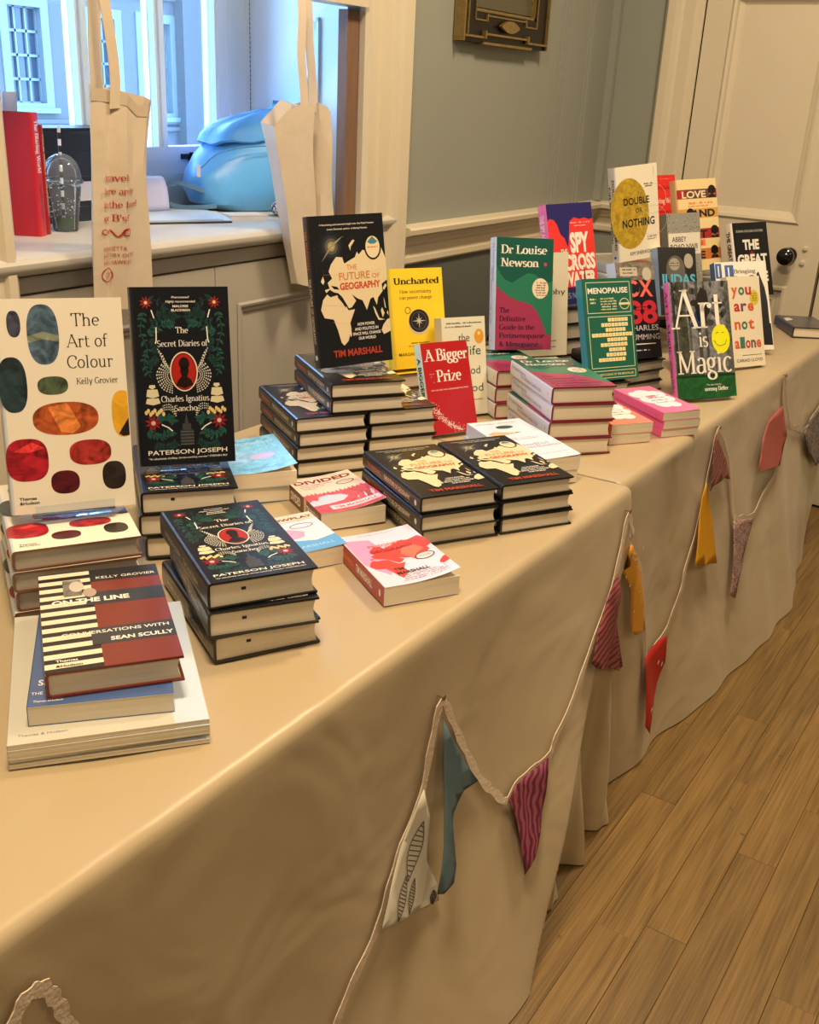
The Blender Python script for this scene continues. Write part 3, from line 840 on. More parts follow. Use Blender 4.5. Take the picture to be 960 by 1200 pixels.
def table(x0, x1, y0, y1, lab):
    t = empty('folding_table', ((x0 + x1) / 2, (y0 + y1) / 2, 0), lab, 'table', None)
    hx, hy = (x1 - x0) / 2, (y1 - y0) / 2
    g = G(); g.box(-hx, -hy, TT - .035, hx, hy, TT - .0085); g.build('tabletop', mat('table_board', (.5, .45, .38), .6), t)
    for sx in (-1, 1):
        for sy in (-1, 1):
            g = G(); px, py = sx * (hx - .2), sy * (hy - .08)
            g.tube([(px, py, 0), (px, py, TT - .035)], .014, 10); g.build('leg', mat('table_leg_metal', (.3, .3, .3), .4, metal=.8), t, smooth=True)
table(-.05, 1.775, .675, 1.40, 'nearer folding table hidden under the beige cloth')
table(1.83, 3.62, .69, 1.41, 'farther folding table hidden under the beige cloth')

def table_cloth(name, x0, x1, yfn, yback, lab, nx, lift=None, topz=TT):
    """one continuous cloth: back drop, top, rounded edge, front fall to the floor"""
    xs = [x0 + (x1 - x0) * i / nx for i in range(nx + 1)]
    rows = []
    R = .018
    def row(f): rows.append([f(x) for x in xs])
    for z in (.30, .55, topz - R): row(lambda x: (x, yback + .006 + .01 * (topz - z) * sin(x * 14), z))
    row(lambda x: (x, yback, topz))
    ny = 26
    for k in range(1, ny):
        q = k / ny
        def ft(x, q=q):
            yf = yfn(x, topz) + R
            y = yback + (yf - yback) * q
            w = .0012 * sin(x * 11 + y * 23) + .0010 * sin(x * 29 - y * 17)
            w *= min(1, (1 - q) * 6)
            return (x, y, topz - .0022 * min(1, (1 - q) * 6) + w * .9 - .0003)
        row(ft)
    for a in (0, 22, 45, 67, 90):
        def fe(x, a=a):
            return (x, yfn(x, topz) + R - R * sin(radians(a)), topz - R + R * cos(radians(a)))
        row(fe)
    nz = 60
    for k in range(1, nz + 1):
        q = k / nz
        def fz_(x, q=q):
            zb = .004 + (lift(x) if lift else 0)
            z = (topz - R) + (zb - (topz - R)) * q
            return (x, yfn(x, z), z)
        row(fz_)
    # hem turned in at the floor
    def hem(x):
        z = .004 + (lift(x) if lift else 0); return (x, yfn(x, z) + .02, z)
    row(hem)
    g = G(); g.grid(rows)
    o = g.build(name, CLOTH, None, smooth=True)
    md = o.modifiers.new('thick', 'SOLIDIFY'); md.thickness = .0012; md.offset = -1
    return tag(o, lab, 'tablecloth')
table_cloth('tablecloth', -.35, 1.80, yf1, 1.43, 'beige calico cloth covering the nearer table, its front falling to the floor', 300)
table_cloth('tablecloth', 1.803, 3.66, yf2, 1.44, 'beige calico cloth covering the farther table beyond the join', 230,
            lift=lambda x: .16 * sstep(3.42, 3.66, x) ** 2)

# ================================================================== books
def frame_of(yw, lean, ro):
    y, l, r = map(radians, (yw, lean, ro))
    R = Vector((cos(y), sin(y), 0)); B = Vector((-sin(y), cos(y), 0)); Z = Vector((0, 0, 1))
    U = cos(l) * Z + sin(l) * B
    R2 = cos(r) * R + sin(r) * U; U2 = -sin(r) * R + cos(r) * U
    return R2, U2, R2.cross(U2)
def book_matrix(P, yw, lean, ro=0):
    R, U, N = frame_of(yw, lean, ro)
    m = Matrix((R, U, N)).transposed().to_4x4(); m.translation = Vector(P); return m

def copy_tree(o, parent=None):
    c = o.copy(); COL.objects.link(c); c.parent = parent
    for ch in o.children: copy_tree(ch, c)
    return c

class Kind:
    """how one title is made: size, colours, prints"""
    def __init__(s, w, h, t, hard, front, spine, board=None, back=None, cover=None, spinef=None, pages=PAGES, name=None, curl=0, shine=PRINT, bulge=.0012, bendt=None):
        s.__dict__.update(locals()); s.proto = None
        s.board = board or front; s.back = back or front
        s.name = name or ('hardback_book' if hard else 'paperback_book')

def make_book(k, M, label, group=None, w=None, h=None, t=None, curl=None):
    w = w or k.w; h = h or k.h; t = t or k.t; curl = k.curl if curl is None else curl
    root = empty(k.name, M, label, 'book', group)
    cf, cs, cb, ce = k.front, k.spine, k.back, k.board
    g = G()
    if k.hard:
        b = .0028; ov = .0035; bl = k.bulge
        # outline of the case in (u, n); colours follow the segments
        sp = [(.004 - .004 * sin(a) - bl * 0, -.004 + .004 * cos(a)) for a in (0, pi / 4, pi / 2)]
        spine = [(.004, 0), (.001, -.0012), (-bl * .6, -.0045), (-bl, -t * .3), (-bl, -t * .7), (-bl * .6, -t + .0045), (.001, -t + .0012), (.004, -t)]
        prof = [(w, 0)] + [(.010, 0)] + spine + [(.010, -t), (w, -t), (w, -t + b), (.0045, -t + b), (.0026, -t + b + .002), (.0024, -t / 2), (.0026, -b - .002), (.0045, -b), (w, -b)]
        cols = [cf] + [cs] * 9 + [cb] + [ce] * 8
        # seg i joins prof[i], prof[i+1]
        n = len(prof); cols = (cols + [ce] * n)[:n]; cols[0] = cf; cols[1] = cf; cols[9] = cb; cols[10] = cb
        bb = len(g.v)
        for q in (0, 1): g.v += [(p[0], q * h, p[1]) for p in prof]
        for i in range(n):
            j = (i + 1) % n; g.face((bb + i, bb + j, bb + n + j, bb + n + i), cols[i])
        tr = tessellate_polygon([[Vector((p[0], p[1], 0)) for p in prof]])
        for q in (0, 1):
            for tt in tr: g.face([bb + q * n + i for i in tt], ce)
        g.build('cover', k.shine, root)
        g = G()
        x0 = .0027; x1 = w - ov; y0 = ov; y1 = h - ov; zt = -b + .0001; zb = -t + b - .0001
        # rounded back of the block and hollow fore-edge
        pr = [(x0 + .0025, zt), (x1, zt)] + [(x1 - .0035 * sin(pi * i / 6), zt + (zb - zt) * i / 6) for i in range(1, 6)] + [(x1, zb), (x0 + .0025, zb), (x0 + .0007, zb + .0007), (x0, zb + .0025), (x0, zt - .0025), (x0 + .0007, zt - .0007)]
        g.extrude(pr, lambda a, c, q: (a, (y0, y1)[q], c))
        g.build('page_block', k.pages, root)
        if k is K_DIARY:
            g = G(); g.box(w * .30, ov - .0004, -t * .45, w * .30 + .006, ov + .001, -t * .45 + .004, (.01, .01, .01, 1)); tag(g.build('edge_mark', PRINTM, root), 'small black mark on the page edge')
    else:
        b = .0006
        nx = 9
        fn = (lambda x, y: curl * max(0, (x - .25 * w) / (.75 * w)) ** 2 * (.55 + .45 * (1 - y / h))) if curl else (lambda x, y: 0)
        # back + spine + fixed hinge
        prof = [(.0, 0), (.0, -t), (w, -t), (w, -t + b), (b, -t + b), (b, 0)]
        cc = [cs, cb, cb, ce, ce, cf]
        bb = len(g.v); n = len(prof)
        for q in (0, 1): g.v += [(p[0], q * h, p[1]) for p in prof]
        for i in range(n):
            j = (i + 1) % n; g.face((bb + i, bb + j, bb + n + j, bb + n + i), cc[i])
        for tt in tessellate_polygon([[Vector((p[0], p[1], 0)) for p in prof]]):
            for q in (0, 1): g.face([bb + q * n + i for i in tt], cb)
        # front cover sheet, bowed if curled
        inner = C3(232, 226, 212)
        top = []; bot = []
        for iy in range(5):
            y = h * iy / 4
            top.append([(w * i / nx, y, fn(w * i / nx, y)) for i in range(nx + 1)])
            bot.append([(w * i / nx, y, fn(w * i / nx, y) - b) for i in range(nx + 1)])
        g.grid(top, cf); g.grid(bot, inner)
        g.grid([top[0], bot[0]], inner); g.grid([top[-1], bot[-1]], inner)
        g.grid([[r[-1] for r in top], [r[-1] for r in bot]], inner)
        g.build('cover', k.shine, root, fix=False)
        g = G(); g.box(b + .0002, .0004, -t + b + .0001, w - .0006, h - .0004, -b - .0002); g.build('page_block', k.pages, root)
    if k.cover:
        s = Sheet(w, h); k.cover(s)
        if curl: s.bend(fn, 9)
        s.build('cover_print', k.shine, root)
    if k.spinef:
        bl = k.bulge if k.hard else 0
        s = Sheet(h, t); k.spinef(s)
        o = s.build('spine_print', k.shine, root)
        # local axes of the spine sheet: x down the spine, y towards the front cover, z outwards
        m = Matrix(((0, 0, -1), (-1, 0, 0), (0, 1, 0))).to_4x4(); m.translation = Vector((-bl - .0001, h, -t)); o.matrix_local = m
    return root

PROTO = {}
def book(kind, P, yw, lean, ro, label, group=None, w=None, h=None, t=None, **kw):
    """first use builds the title, later uses copy it (same size) and move the copy"""
    M = book_matrix(P, yw, lean, ro)
    key = (id(kind), w, h, t, str(kw))
    if key in PROTO:
        o = copy_tree(PROTO[key]); o.matrix_world = M
        o['label'] = label
        if group: o['group'] = group
        elif 'group' in o: del o['group']
        return o
    o = make_book(kind, M, label, group, w, h, t, **kw)
    PROTO[key] = o
    return o

ORD = ['top', 'second', 'third', 'fourth', 'fifth', 'sixth', 'seventh']
def pile(kind, P, yw, n, labelf, group, w=None, h=None, t=None, jit=0.004, seed=1, base=TT, offs=None, skip=0, topkw=None):
    """n closed copies lying flat; P = front left corner of the top cover"""
    rn = random.Random(seed); t0 = t or kind.t
    tt = (P[2] - base) / n                      # real thickness follows the height of the pile
    for i in range(skip, n):
        dx, dy, dr = (0, 0, 0) if i == 0 else (rn.uniform(-jit, jit), rn.uniform(-jit, jit), rn.uniform(-1.3, 1.3))
        if offs and i in offs: dx, dy, dr = offs[i]
        book(kind, (P[0] + dx, P[1] + dy, P[2] - i * tt - .0002 * (i > 0)), yw + dr, 90, 0, labelf(i), group, w, h, tt - .0004, **((topkw or {}) if i == 0 or not kind.curl else {'curl': 0}))

ACRYL = glass('clear_acrylic', (.93, .96, 1.0), .02)
def stand(P, yw, lean, zs, w, h, t, label, kind='book stand', ah=.62):
    """clear acrylic easel: base, leaning back plate, front lip, standing on height zs"""
    M = book_matrix(P, yw, lean)
    r = empty('book_stand', M, label, kind, 'clear acrylic book stands')
    a, b = w * .18, w * .82
    g = G(); g.box(a, -.001, -t - .0035, b, h * ah, -t - .001); g.build('back_plate', ACRYL, r)
    g = G(); g.box(a, -.0045, -t - .0035, b, -.0012, .008); g.build('ledge', ACRYL, r)
    g = G(); g.box(a, -.0045, .0055, b, .010, .008); g.build('lip', ACRYL, r)
    # foot: plate running back on the surface below
    Rv, U, N = frame_of(yw, lean, 0)
    g = G(); Mi = M.inverted()
    B = Vector((-sin(radians(yw)), cos(radians(yw)), 0)); P0 = Vector(P)
    pts = []
    top = P0 + U * (h * ah * .55) - N * (t + .0035)
    low = Vector((top.x, top.y, zs)) + B * .05
    for s in (a, b):
        for q in (top, top + B * .003, low + B * .003, low): pts.append(Mi @ (q + Rv * s))
    g.v += [tuple(p) for p in pts]
    for f in ((0, 1, 2, 3), (7, 6, 5, 4), (0, 4, 5, 1), (1, 5, 6, 2), (2, 6, 7, 3), (3, 7, 4, 0)): g.face(f)
    g.build('prop', ACRYL, r)
    # front foot reaching the surface under the ledge
    lo = P0 - N * (t * .5); lo = Vector((lo.x, lo.y, 0)); pts = []
    zl = (Vector(P) - U * .0045 - N * t * .5).z
    if zl - zs > .002:
        for s in (a, b):
            for q in ((0, 0, zl), (B.x * .004, B.y * .004, zl), (B.x * .004, B.y * .004, zs), (0, 0, zs)):
                pts.append(Mi @ (Vector((lo.x + q[0], lo.y + q[1], q[2])) + Rv * s))
        g = G(); g.v += [tuple(p) for p in pts]
        for f in ((0, 1, 2, 3), (7, 6, 5, 4), (0, 4, 5, 1), (1, 5, 6, 2), (2, 6, 7, 3), (3, 7, 4, 0)): g.face(f)
        g.build('foot', ACRYL, r)
    return r

def riser(x, y, yw, w, d, z0, z1, label):
    """clear acrylic bridge that lifts a display copy"""
    M = book_matrix((x, y, z0), yw, 0); M = Matrix.Translation((x, y, z0)) @ Matrix.Rotation(radians(yw), 4, 'Z')
    r = empty('display_riser', M, label, 'riser', 'clear acrylic display risers')
    H = z1 - z0
    g = G(); g.box(0, 0, H - .003, w, d, H); g.build('shelf', ACRYL, r)
    for a in (0, w - .003):
        g = G(); g.box(a, 0, 0, a + .003, d, H - .003); g.build('side', ACRYL, r)

# ------------------------------------------------------------------ colours used on the covers
CW = C3(236, 230, 220); INK = C3(24, 22, 24); MAP = C3(226, 208, 170)

def flower(s, x, y, r, c, mid, L=2):
    asp = s.w / s.h
    for k in range(9):
        a = 2 * pi * k / 9
        s.pts([(x, y), (x + r * .55 * cos(a - .28), y + r * .55 * sin(a - .28) * asp), (x + r * cos(a), y + r * sin(a) * asp), (x + r * .55 * cos(a + .28), y + r * .55 * sin(a + .28) * asp)], c, L)
    s.ell(x, y, r * .26, r * .26 * asp, mid, L + 1, 10)

def leafspray(s, P, n, r, c, L=1, seed=0):
    rn = random.Random(seed); asp = s.w / s.h
    pts = catmull([(x, y, 0) for x, y in P], 6); m = len(pts)
    s.line([(p.x, p.y) for p in pts], .006, c, L)
    for i in range(n):
        p = pts[int((m - 1) * i / n)]; q = pts[min(m - 1, int((m - 1) * i / n) + 1)]
        a0 = math.atan2((q.y - p.y) / asp, q.x - p.x)
        for sd in (-1, 1):
            a = a0 + sd * rn.uniform(.7, 1.2); l = r * rn.uniform(.7, 1.2)
            dx, dy = cos(a), sin(a)
            s.pts([(p.x, p.y), (p.x + (dx * .5 - dy * .22) * l, p.y + (dy * .5 + dx * .22) * l * asp), (p.x + dx * l, p.y + dy * l * asp), (p.x + (dx * .5 + dy * .22) * l, p.y + (dy * .5 - dx * .22) * l * asp)], c, L)

def cov_ovals(s):
    for a, b, ra, rb, c, e in ((.144, .887, .052, .06, (58, 60, 78), 2.4), (.362, .836, .123, .138, (74, 96, 118), 2.5), (.097, .61, .11, .128, (36, 54, 60), 2.5), (.405, .60, .12, .043, (70, 84, 62), 2.5),
                            (.486, .443, .262, .078, (162, 76, 36), 2.4), (.156, .257, .165, .101, (150, 24, 38), 2.8), (.66, .275, .17, .061, (158, 44, 40), 2.5), (.44, .14, .115, .056, (78, 14, 24), 2.5), (.84, .155, .097, .069, (40, 30, 28), 2.5)):
        s.ell(a, b, ra, rb, C3(*c, .15), 1, 36, e)
    s.ell(.95, .45, .092, .112, C3(222, 166, 40, .8), 1, 36, 2.5, clip=.995)
    s.pts([(.905, .355), (.94, .342), (.993, .345), (.993, .43)], C3(30, 22, 30), 2)
    s.pts([(.24, .83), (.36, .85), (.48, .83), (.48, .80), (.36, .815), (.24, .80)], C3(128, 138, 120, .3), 2)
    s.pts([(.35, .50), (.44, .38), (.53, .37), (.60, .40), (.52, .50), (.50, .515)], C3(206, 122, 60, .3), 2)
    s.pts([(.05, .30), (.2, .34), (.30, .31), (.16, .29)], C3(226, 60, 62, .4), 2)
    s.text('The', .70, .872, .058, .225, INK, 3, kind='serif', thick=.085, thin=.04)
    s.text('Art of', .705, .775, .058, .325, INK, 3, kind='serif', thick=.085, thin=.04)
    s.text('Colour', .715, .678, .058, .37, INK, 3, kind='serif', thick=.085, thin=.04)
    s.text('Kelly Grovier', .76, .602, .028, .335, INK, 3, kind='serif', thick=.11, thin=.06)
    s.text('Thames', .065, .068, .014, .135, INK, 3, al='l', bold=.02)
    s.text('&Hudson', .065, .047, .014, .155, INK, 3, al='l', bold=.02)
def sp_ovals(s):
    s.text('The Art of Colour', .22, .36, .3, .35, INK, 2, kind='serif'); s.text('Kelly Grovier', .64, .36, .25, .2, INK, 2, kind='serif')

def cov_diary(s):
    T1, T2 = C3(34, 84, 76), C3(24, 60, 58)
    sd = 0
    for m in (0, 1):
        f = (lambda x: 1 - x) if m else (lambda x: x)
        for P in ([(.12, .86), (.08, .76), (.14, .66), (.10, .58), (.16, .50)], [(.18, .94), (.34, .90), (.30, .82), (.18, .80)], [(.16, .74), (.30, .79), (.44, .80)], [(.25, .84), (.38, .86), (.46, .82)],
                  [(.10, .20), (.22, .16), (.36, .20)], [(.16, .12), (.28, .10), (.40, .13)], [(.20, .26), (.30, .28), (.38, .24)], [(.20, .72), (.22, .62), (.14, .56)]):
            sd += 1; leafspray(s, [(f(x), y) for x, y in P], 10, .062, T1 if sd % 2 else T2, 1, sd)
        flower(s, f(.15), .915, .068, C3(150, 34, 40), C3(220, 196, 130), 2)
        flower(s, f(.155), .245, .092, C3(140, 26, 36), C3(210, 180, 160), 3)
        for k in range(9): s.ell(f(.09 + .022 * k), .305 + .012 * sin(k * 2.1), .017, .013, C3(222, 196, 130), 2, 8)
        s.line([(f(.20), .875), (f(.225), .83)], .012, CW, 3); s.line([(f(.24), .78), (f(.235), .71), (f(.225), .69)], .012, CW, 3)
        s.line([(f(.24), .235), (f(.31), .215), (f(.35), .195)], .012, CW, 3)
        for q, (y0, y1, wd) in enumerate(((.35, .385, .15), (.39, .435, .13), (.44, .46, .07))):
            c = f(.165); s.pts([(c - wd / 2, y0 + .006), (c, y0 - .004), (c + wd / 2, y0 + .006), (c + wd * .4, y1), (c - wd * .4, y1)], C3(214, 206, 170), 3)
        # rows of little light strokes like rigging
        for q in range(6):
            P = catmull([(f(.24 + .012 * q), .66 - .018 * q, 0), (f(.30 + .012 * q), .60 - .012 * q, 0), (f(.22 + .022 * q), .52, 0), (f(.27 + .014 * q), .44 + .01 * q, 0), (f(.38), .41 + .012 * q, 0)], 9)
            for p, p2 in list(zip(P, P[1:]))[::2]: s.line([(p.x, p.y), (p2.x, p2.y)], .011, C3(226, 224, 210), 2)
        for q in range(3):
            P = catmull([(f(.26), .34 - .012 * q, 0), (f(.34), .345 - .014 * q, 0), (f(.40), .30 - .012 * q, 0)], 8)
            for p, p2 in list(zip(P, P[1:]))[::2]: s.line([(p.x, p.y), (p2.x, p2.y)], .011, C3(216, 214, 200), 2)
    s.rect(.43, .11, .57, .20, C3(48, 50, 56), 2); s.rect(.455, .20, .545, .235, C3(60, 62, 66), 2); s.pts([(.48, .235), (.52, .235), (.5, .30)], C3(60, 62, 66), 2)
    for q in range(5): s.rect(.43, .115 + .018 * q, .57, .118 + .018 * q, C3(110, 110, 108), 3)
    s.ell(.5, .53, .145, .112, C3(232, 214, 190), 3, 30); s.ell(.5, .53, .132, .105, C3(120, 20, 20), 4, 30); s.ell(.5, .53, .122, .098, C3(170, 30, 26), 5, 30)
    s.ell(.505, .575, .055, .036, C3(26, 8, 10), 6, 16); s.pts([(.47, .56), (.46, .53), (.475, .505), (.44, .485), (.41, .455), (.5, .435), (.59, .455), (.57, .485), (.53, .50), (.55, .53), (.545, .565)], C3(26, 8, 10), 6)
    s.text('Phenomenal!', .5, .938, .012, .18, CW, 5, .01, slant=.2); s.text('Highly recommended', .5, .914, .013, .30, CW, 5, .01, slant=.2)
    s.text('MALORIE', .5, .888, .013, .16, CW, 5, .02); s.text('BLACKMAN', .5, .866, .013, .19, CW, 5, .02)
    s.text('The', .5, .745, .034, .13, CW, 6, kind='serif'); s.text('Secret Diaries of', .5, .672, .034, .52, CW, 6, kind='serif')
    s.text('Charles Ignatius', .5, .362, .034, .50, CW, 6, kind='serif'); s.text('Sancho', .5, .308, .032, .24, CW, 6, kind='serif')
    s.text('PATERSON JOSEPH', .5, .062, .026, .83, CW, 6, .012)
    s.text('"An absolutely thrilling, throat-catching wonder" STEPHEN FRY', .5, .035, .011, .83, CW, 6, .01, slant=.15)
def sp_diary(s):
    for k in range(26): s.rect(.05 + k * .034, .12, .052 + k * .034, .30, C3(170, 172, 168), 2)
    for k in range(26): s.rect(.05 + k * .034, .72, .052 + k * .034, .88, C3(170, 172, 168), 2)
    s.text('PATERSON JOSEPH', .30, .40, .22, .34, CW, 3, .01); s.text('The Secret Diaries', .68, .40, .22, .30, CW, 3, kind='serif')

EUR = [(.135, .52), (.20, .527), (.18, .565), (.245, .592), (.205, .638), (.245, .684), (.32, .73), (.405, .725), (.415, .70), (.425, .682), (.50, .702), (.575, .72), (.61, .755), (.63, .735), (.69, .765), (.80, .74), (.95, .77), (.985, .72), (1.0, .70), (1.0, .555), (.92, .53), (.925, .48), (.855, .44), (.83, .39), (.79, .445), (.745, .435), (.685, .362), (.635, .43), (.57, .445), (.495, .475), (.545, .43), (.48, .39), (.44, .385), (.36, .465), (.31, .492), (.255, .50), (.20, .52), (.15, .50)]
AFR = [(.10, .455), (.16, .49), (.20, .47), (.29, .478), (.35, .465), (.43, .372), (.52, .375), (.44, .285), (.45, .245), (.395, .165), (.335, .138), (.30, .16), (.265, .245), (.22, .32), (.10, .335), (.06, .39)]
AUS = [(.87, .215), (.90, .25), (.96, .285), (1.0, .29), (1.0, .205), (.955, .195), (.90, .185)]
def cov_map(s):
    # night sky glow of a bright star over a dark cover
    for k, (r, c) in enumerate(((.16, (22, 26, 38)), (.12, (44, 46, 52)), (.085, (92, 88, 76)), (.05, (160, 150, 118)), (.022, (232, 222, 180)))):
        s.ell(.27, .80, r, r * .62, C3(*c), 1 + k, 20)
    s.pts([(.12, .70), (.27, .79), (.44, .865), (.27, .815)], C3(150, 144, 120), 5)
    rn = random.Random(4)
    for k in range(60):
        x, y = rn.uniform(.02, .6), rn.uniform(.62, .9); s.ell(x, y, .0022, .0015, C3(150, 150, 150), 1, 5)
    for P in (EUR, AFR, AUS): s.pts(P, MAP, 7)
    for P in ([(.09, .575), (.125, .61), (.14, .575), (.12, .555)], [(.425, .215), (.445, .255), (.45, .20), (.43, .19)], [(.50, .80), (.56, .835), (.59, .83), (.53, .79), (.52, .765)], [(.775, .385), (.80, .37), (.85, .30), (.93, .285), (.84, .285), (.80, .33)],
              [(.88, .35), (.90, .37), (.93, .33), (.90, .30)], [(.93, .44), (.945, .41), (.955, .36), (.94, .37)], [(.96, .33), (.98, .345), (.985, .31)], [(.93, .50), (.97, .53), (.99, .515), (.945, .485)]):
        s.pts(P, MAP, 7)
    s.pts([(.30, .49), (.345, .465), (.38, .445), (.405, .40), (.395, .39), (.35, .43), (.30, .462)], C3(12, 14, 20), 8)   # red sea and gulf
    s.pts([(.22, .545), (.30, .535), (.33, .515), (.26, .52)], C3(12, 14, 20), 8)
    s.line([(.12, .62), (.6, .6), (.95, .63)], .002, C3(196, 150, 130), 8); s.line([(.1, .42), (.4, .40)], .002, C3(196, 150, 130), 8); s.line([(.2, .3), (.42, .28)], .002, C3(196, 150, 130), 8)
    s.text('A fascinating and nuanced insight into the Final Frontier', .5, .935, .012, .74, CW, 9, .01); s.text('Lewis Dartnell, author of Being Human', .5, .905, .012, .54, CW, 9, .01)
    s.text('THE', .52, .64, .036, .14, C3(206, 124, 44), 9, .0)
    s.text('FUTURE', .34, .575, .052, .42, C3(206, 124, 44), 9, .005, al='l'); s.text('OF', .79, .575, .032, .11, C3(206, 124, 44), 9, .0, al='l')
    s.text('GEOGRAPHY', .34, .512, .046, .56, C3(204, 70, 30), 9, .035, al='l')
    for k, q in enumerate(('HOW POWER', 'AND POLITICS IN', 'SPACE WILL CHANGE', 'OUR WORLD')):
        s.text(q, .66, .262 - .032 * k, .020, (.24, .33, .39, .24)[k], CW, 9, .02)
    s.text('TIM MARSHALL', .52, .065, .046, .68, C3(176, 62, 40), 9, .035)
    s.ring(.83, .78, .118, .085, .02, C3(14, 14, 18), 9, 28); s.ell(.83, .78, .098, .072, C3(232, 214, 178), 8, 28); s.pts([(.76, .815), (.83, .85), (.90, .815), (.86, .80), (.80, .80)], C3(70, 130, 150), 9)
    s.tiny(.76, .775, .14, .012, C3(200, 90, 50), 9, 3, 5)
def sp_map(s):
    s.text('TIM MARSHALL', .22, .36, .30, .26, C3(206, 86, 54), 3, .02); s.text('THE FUTURE OF GEOGRAPHY', .62, .36, .30, .44, MAP, 3, .02); s.ell(.93, .5, .018, .18, C3(220, 224, 232), 3, 14)

def cov_world(s, land, sea=None, text=None, titlec=None, top=None, strip=None):
    if sea: s.rect(0, 0, 1, .72, sea, 1)
    for k, P in enumerate((EUR, AFR, AUS)): s.pts([(x, y - .02) for x, y in P], land, 3)
    s.ring(.80, .38, .13, .06, .014, C3(40, 44, 60), 5, 24); s.ell(.80, .38, .11, .05, C3(214, 204, 206), 4, 24); s.tiny(.73, .375, .14, .012, C3(120, 60, 60), 5, 3, 3)
def cov_prisoner(s):
    s.pts([(.02, .42), (.02, .90), (.35, .86), (.40, .66), (.36, .42), (.22, .18), (.10, .30)], C3(232, 150, 190), 2)
    cov_world(s, C3(214, 62, 56))
    s.pts([(.56, .50), (.62, .60), (.80, .62), (.88, .50), (.75, .46), (.66, .38)], C3(232, 110, 90), 4)
    s.text('PRISONERS', .50, .70, .045, .50, C3(236, 96, 84), 6, .01); s.text('OF', .50, .66, .03, .1, C3(236, 96, 84), 6, .01); s.text('GEOGRAPHY', .52, .595, .05, .58, C3(120, 20, 30), 6, .01)
    s.text('TIM', .30, .235, .05, .13, INK, 7, .02, al='l'); s.text('MARSHALL', .30, .165, .05, .42, INK, 7, .02, al='l')
    for k in range(4): s.tiny(.3, .135 - .028 * k, .6, .010, C3(110, 110, 130), 6, 7, k)
    s.text('THE NUMBER ONE BESTSELLER', .5, .945, .014, .5, C3(120, 60, 70), 5)
def sp_prisoner(s): s.text('TIM MARSHALL', .60, .30, .42, .34, CW, 3, .03); s.ell(.92, .5, .02, .2, CW, 3, 12); s.text('PRISONERS', .22, .36, .28, .3, C3(240, 150, 60), 3, .01)
def cov_divided(s):
    s.rect(0, .0, 1, .50, C3(206, 78, 92, .5), 1)
    s.pts([(0, .30), (.08, .36), (.14, .33), (.2, .42), (.34, .46), (.55, .42), (.62, .34), (.5, .26), (.2, .22), (0, .2)], C3(196, 204, 224), 2)
    for k in range(14): s.pts([(.05 + k * .065, .50), (.08 + k * .065, .535 + .012 * (k % 3)), (.11 + k * .065, .50)], C3(206, 78, 92), 1)
    s.text('DIVIDED', .5, .82, .095, .90, C3(124, 14, 26), 3, .03)
    for k, q in enumerate(("WHY WE'RE LIVING", 'IN AN AGE OF', 'WALLS')): s.text(q, .10, .76 - .048 * k, .028, (.52, .36, .2)[k], C3(90, 90, 100), 3, .0, al='l')
    s.ring(.78, .70, .14, .055, .016, C3(70, 20, 30), 4, 24); s.tiny(.70, .70, .16, .012, C3(90, 40, 60), 4, 3, 3)
    s.rect(.22, .065, .98, .17, C3(236, 214, 220), 3); s.text('TIM MARSHALL', .60, .09, .05, .66, C3(196, 60, 80), 4, .02)
    s.text('BY THE AUTHOR OF PRISONERS', .5, .955, .013, .6, C3(90, 60, 60), 3)
def sp_divided(s):
    for k in range(2): s.rect(.05 + .48 * k, 0, .05 + .48 * k + .07, 1, C3(220, 190, 150), 1)
    s.text('DIVIDED', .30, .25, .5, .28, CW, 3, .04); s.text('TIM MARSHALL', .78, .25, .5, .34, CW, 3, .04)
def cov_shadow(s):
    s.rect(0, .80, 1, 1, C3(222, 204, 178), 1); s.rect(0, 0, 1, .80, C3(214, 216, 232), 1)
    s.pts([(.10, .55), (.25, .66), (.5, .60), (.66, .50), (.60, .38), (.40, .34), (.2, .40)], C3(226, 160, 196), 2)
    s.pts([(0, .25), (.2, .36), (.45, .30), (.7, .24), (1, .30), (1, 0), (0, 0)], C3(96, 164, 222), 2)
    s.text('SHADOWPLAY', .5, .855, .065, .96, C3(112, 22, 30), 3, .03); s.tiny(.1, .80, .8, .012, C3(90, 90, 110), 3, 7, 3); s.ring(.70, .66, .17, .065, .012, C3(60, 60, 80), 4, 24)
    s.text('TIM MARSHALL', .5, .10, .06, .8, C3(180, 214, 240), 3, .0)
def cov_power(s):
    s.rect(0, 0, 1, 1, C3(122, 190, 226, .6), 1)
    s.pts([(0, .6), (.3, .66), (.5, .5), (.35, .3), (.1, .3), (0, .36)], C3(150, 196, 236, .6), 2); s.ell(.62, .42, .2, .08, C3(196, 178, 226), 2, 20)
    s.text('THE POWER OF', .5, .86, .05, .7, C3(60, 120, 180), 3, .01); s.text('GEOGRAPHY', .5, .78, .07, .9, C3(170, 210, 240), 3, .02); s.text('TIM MARSHALL', .5, .08, .05, .7, C3(90, 150, 210), 3, .01)

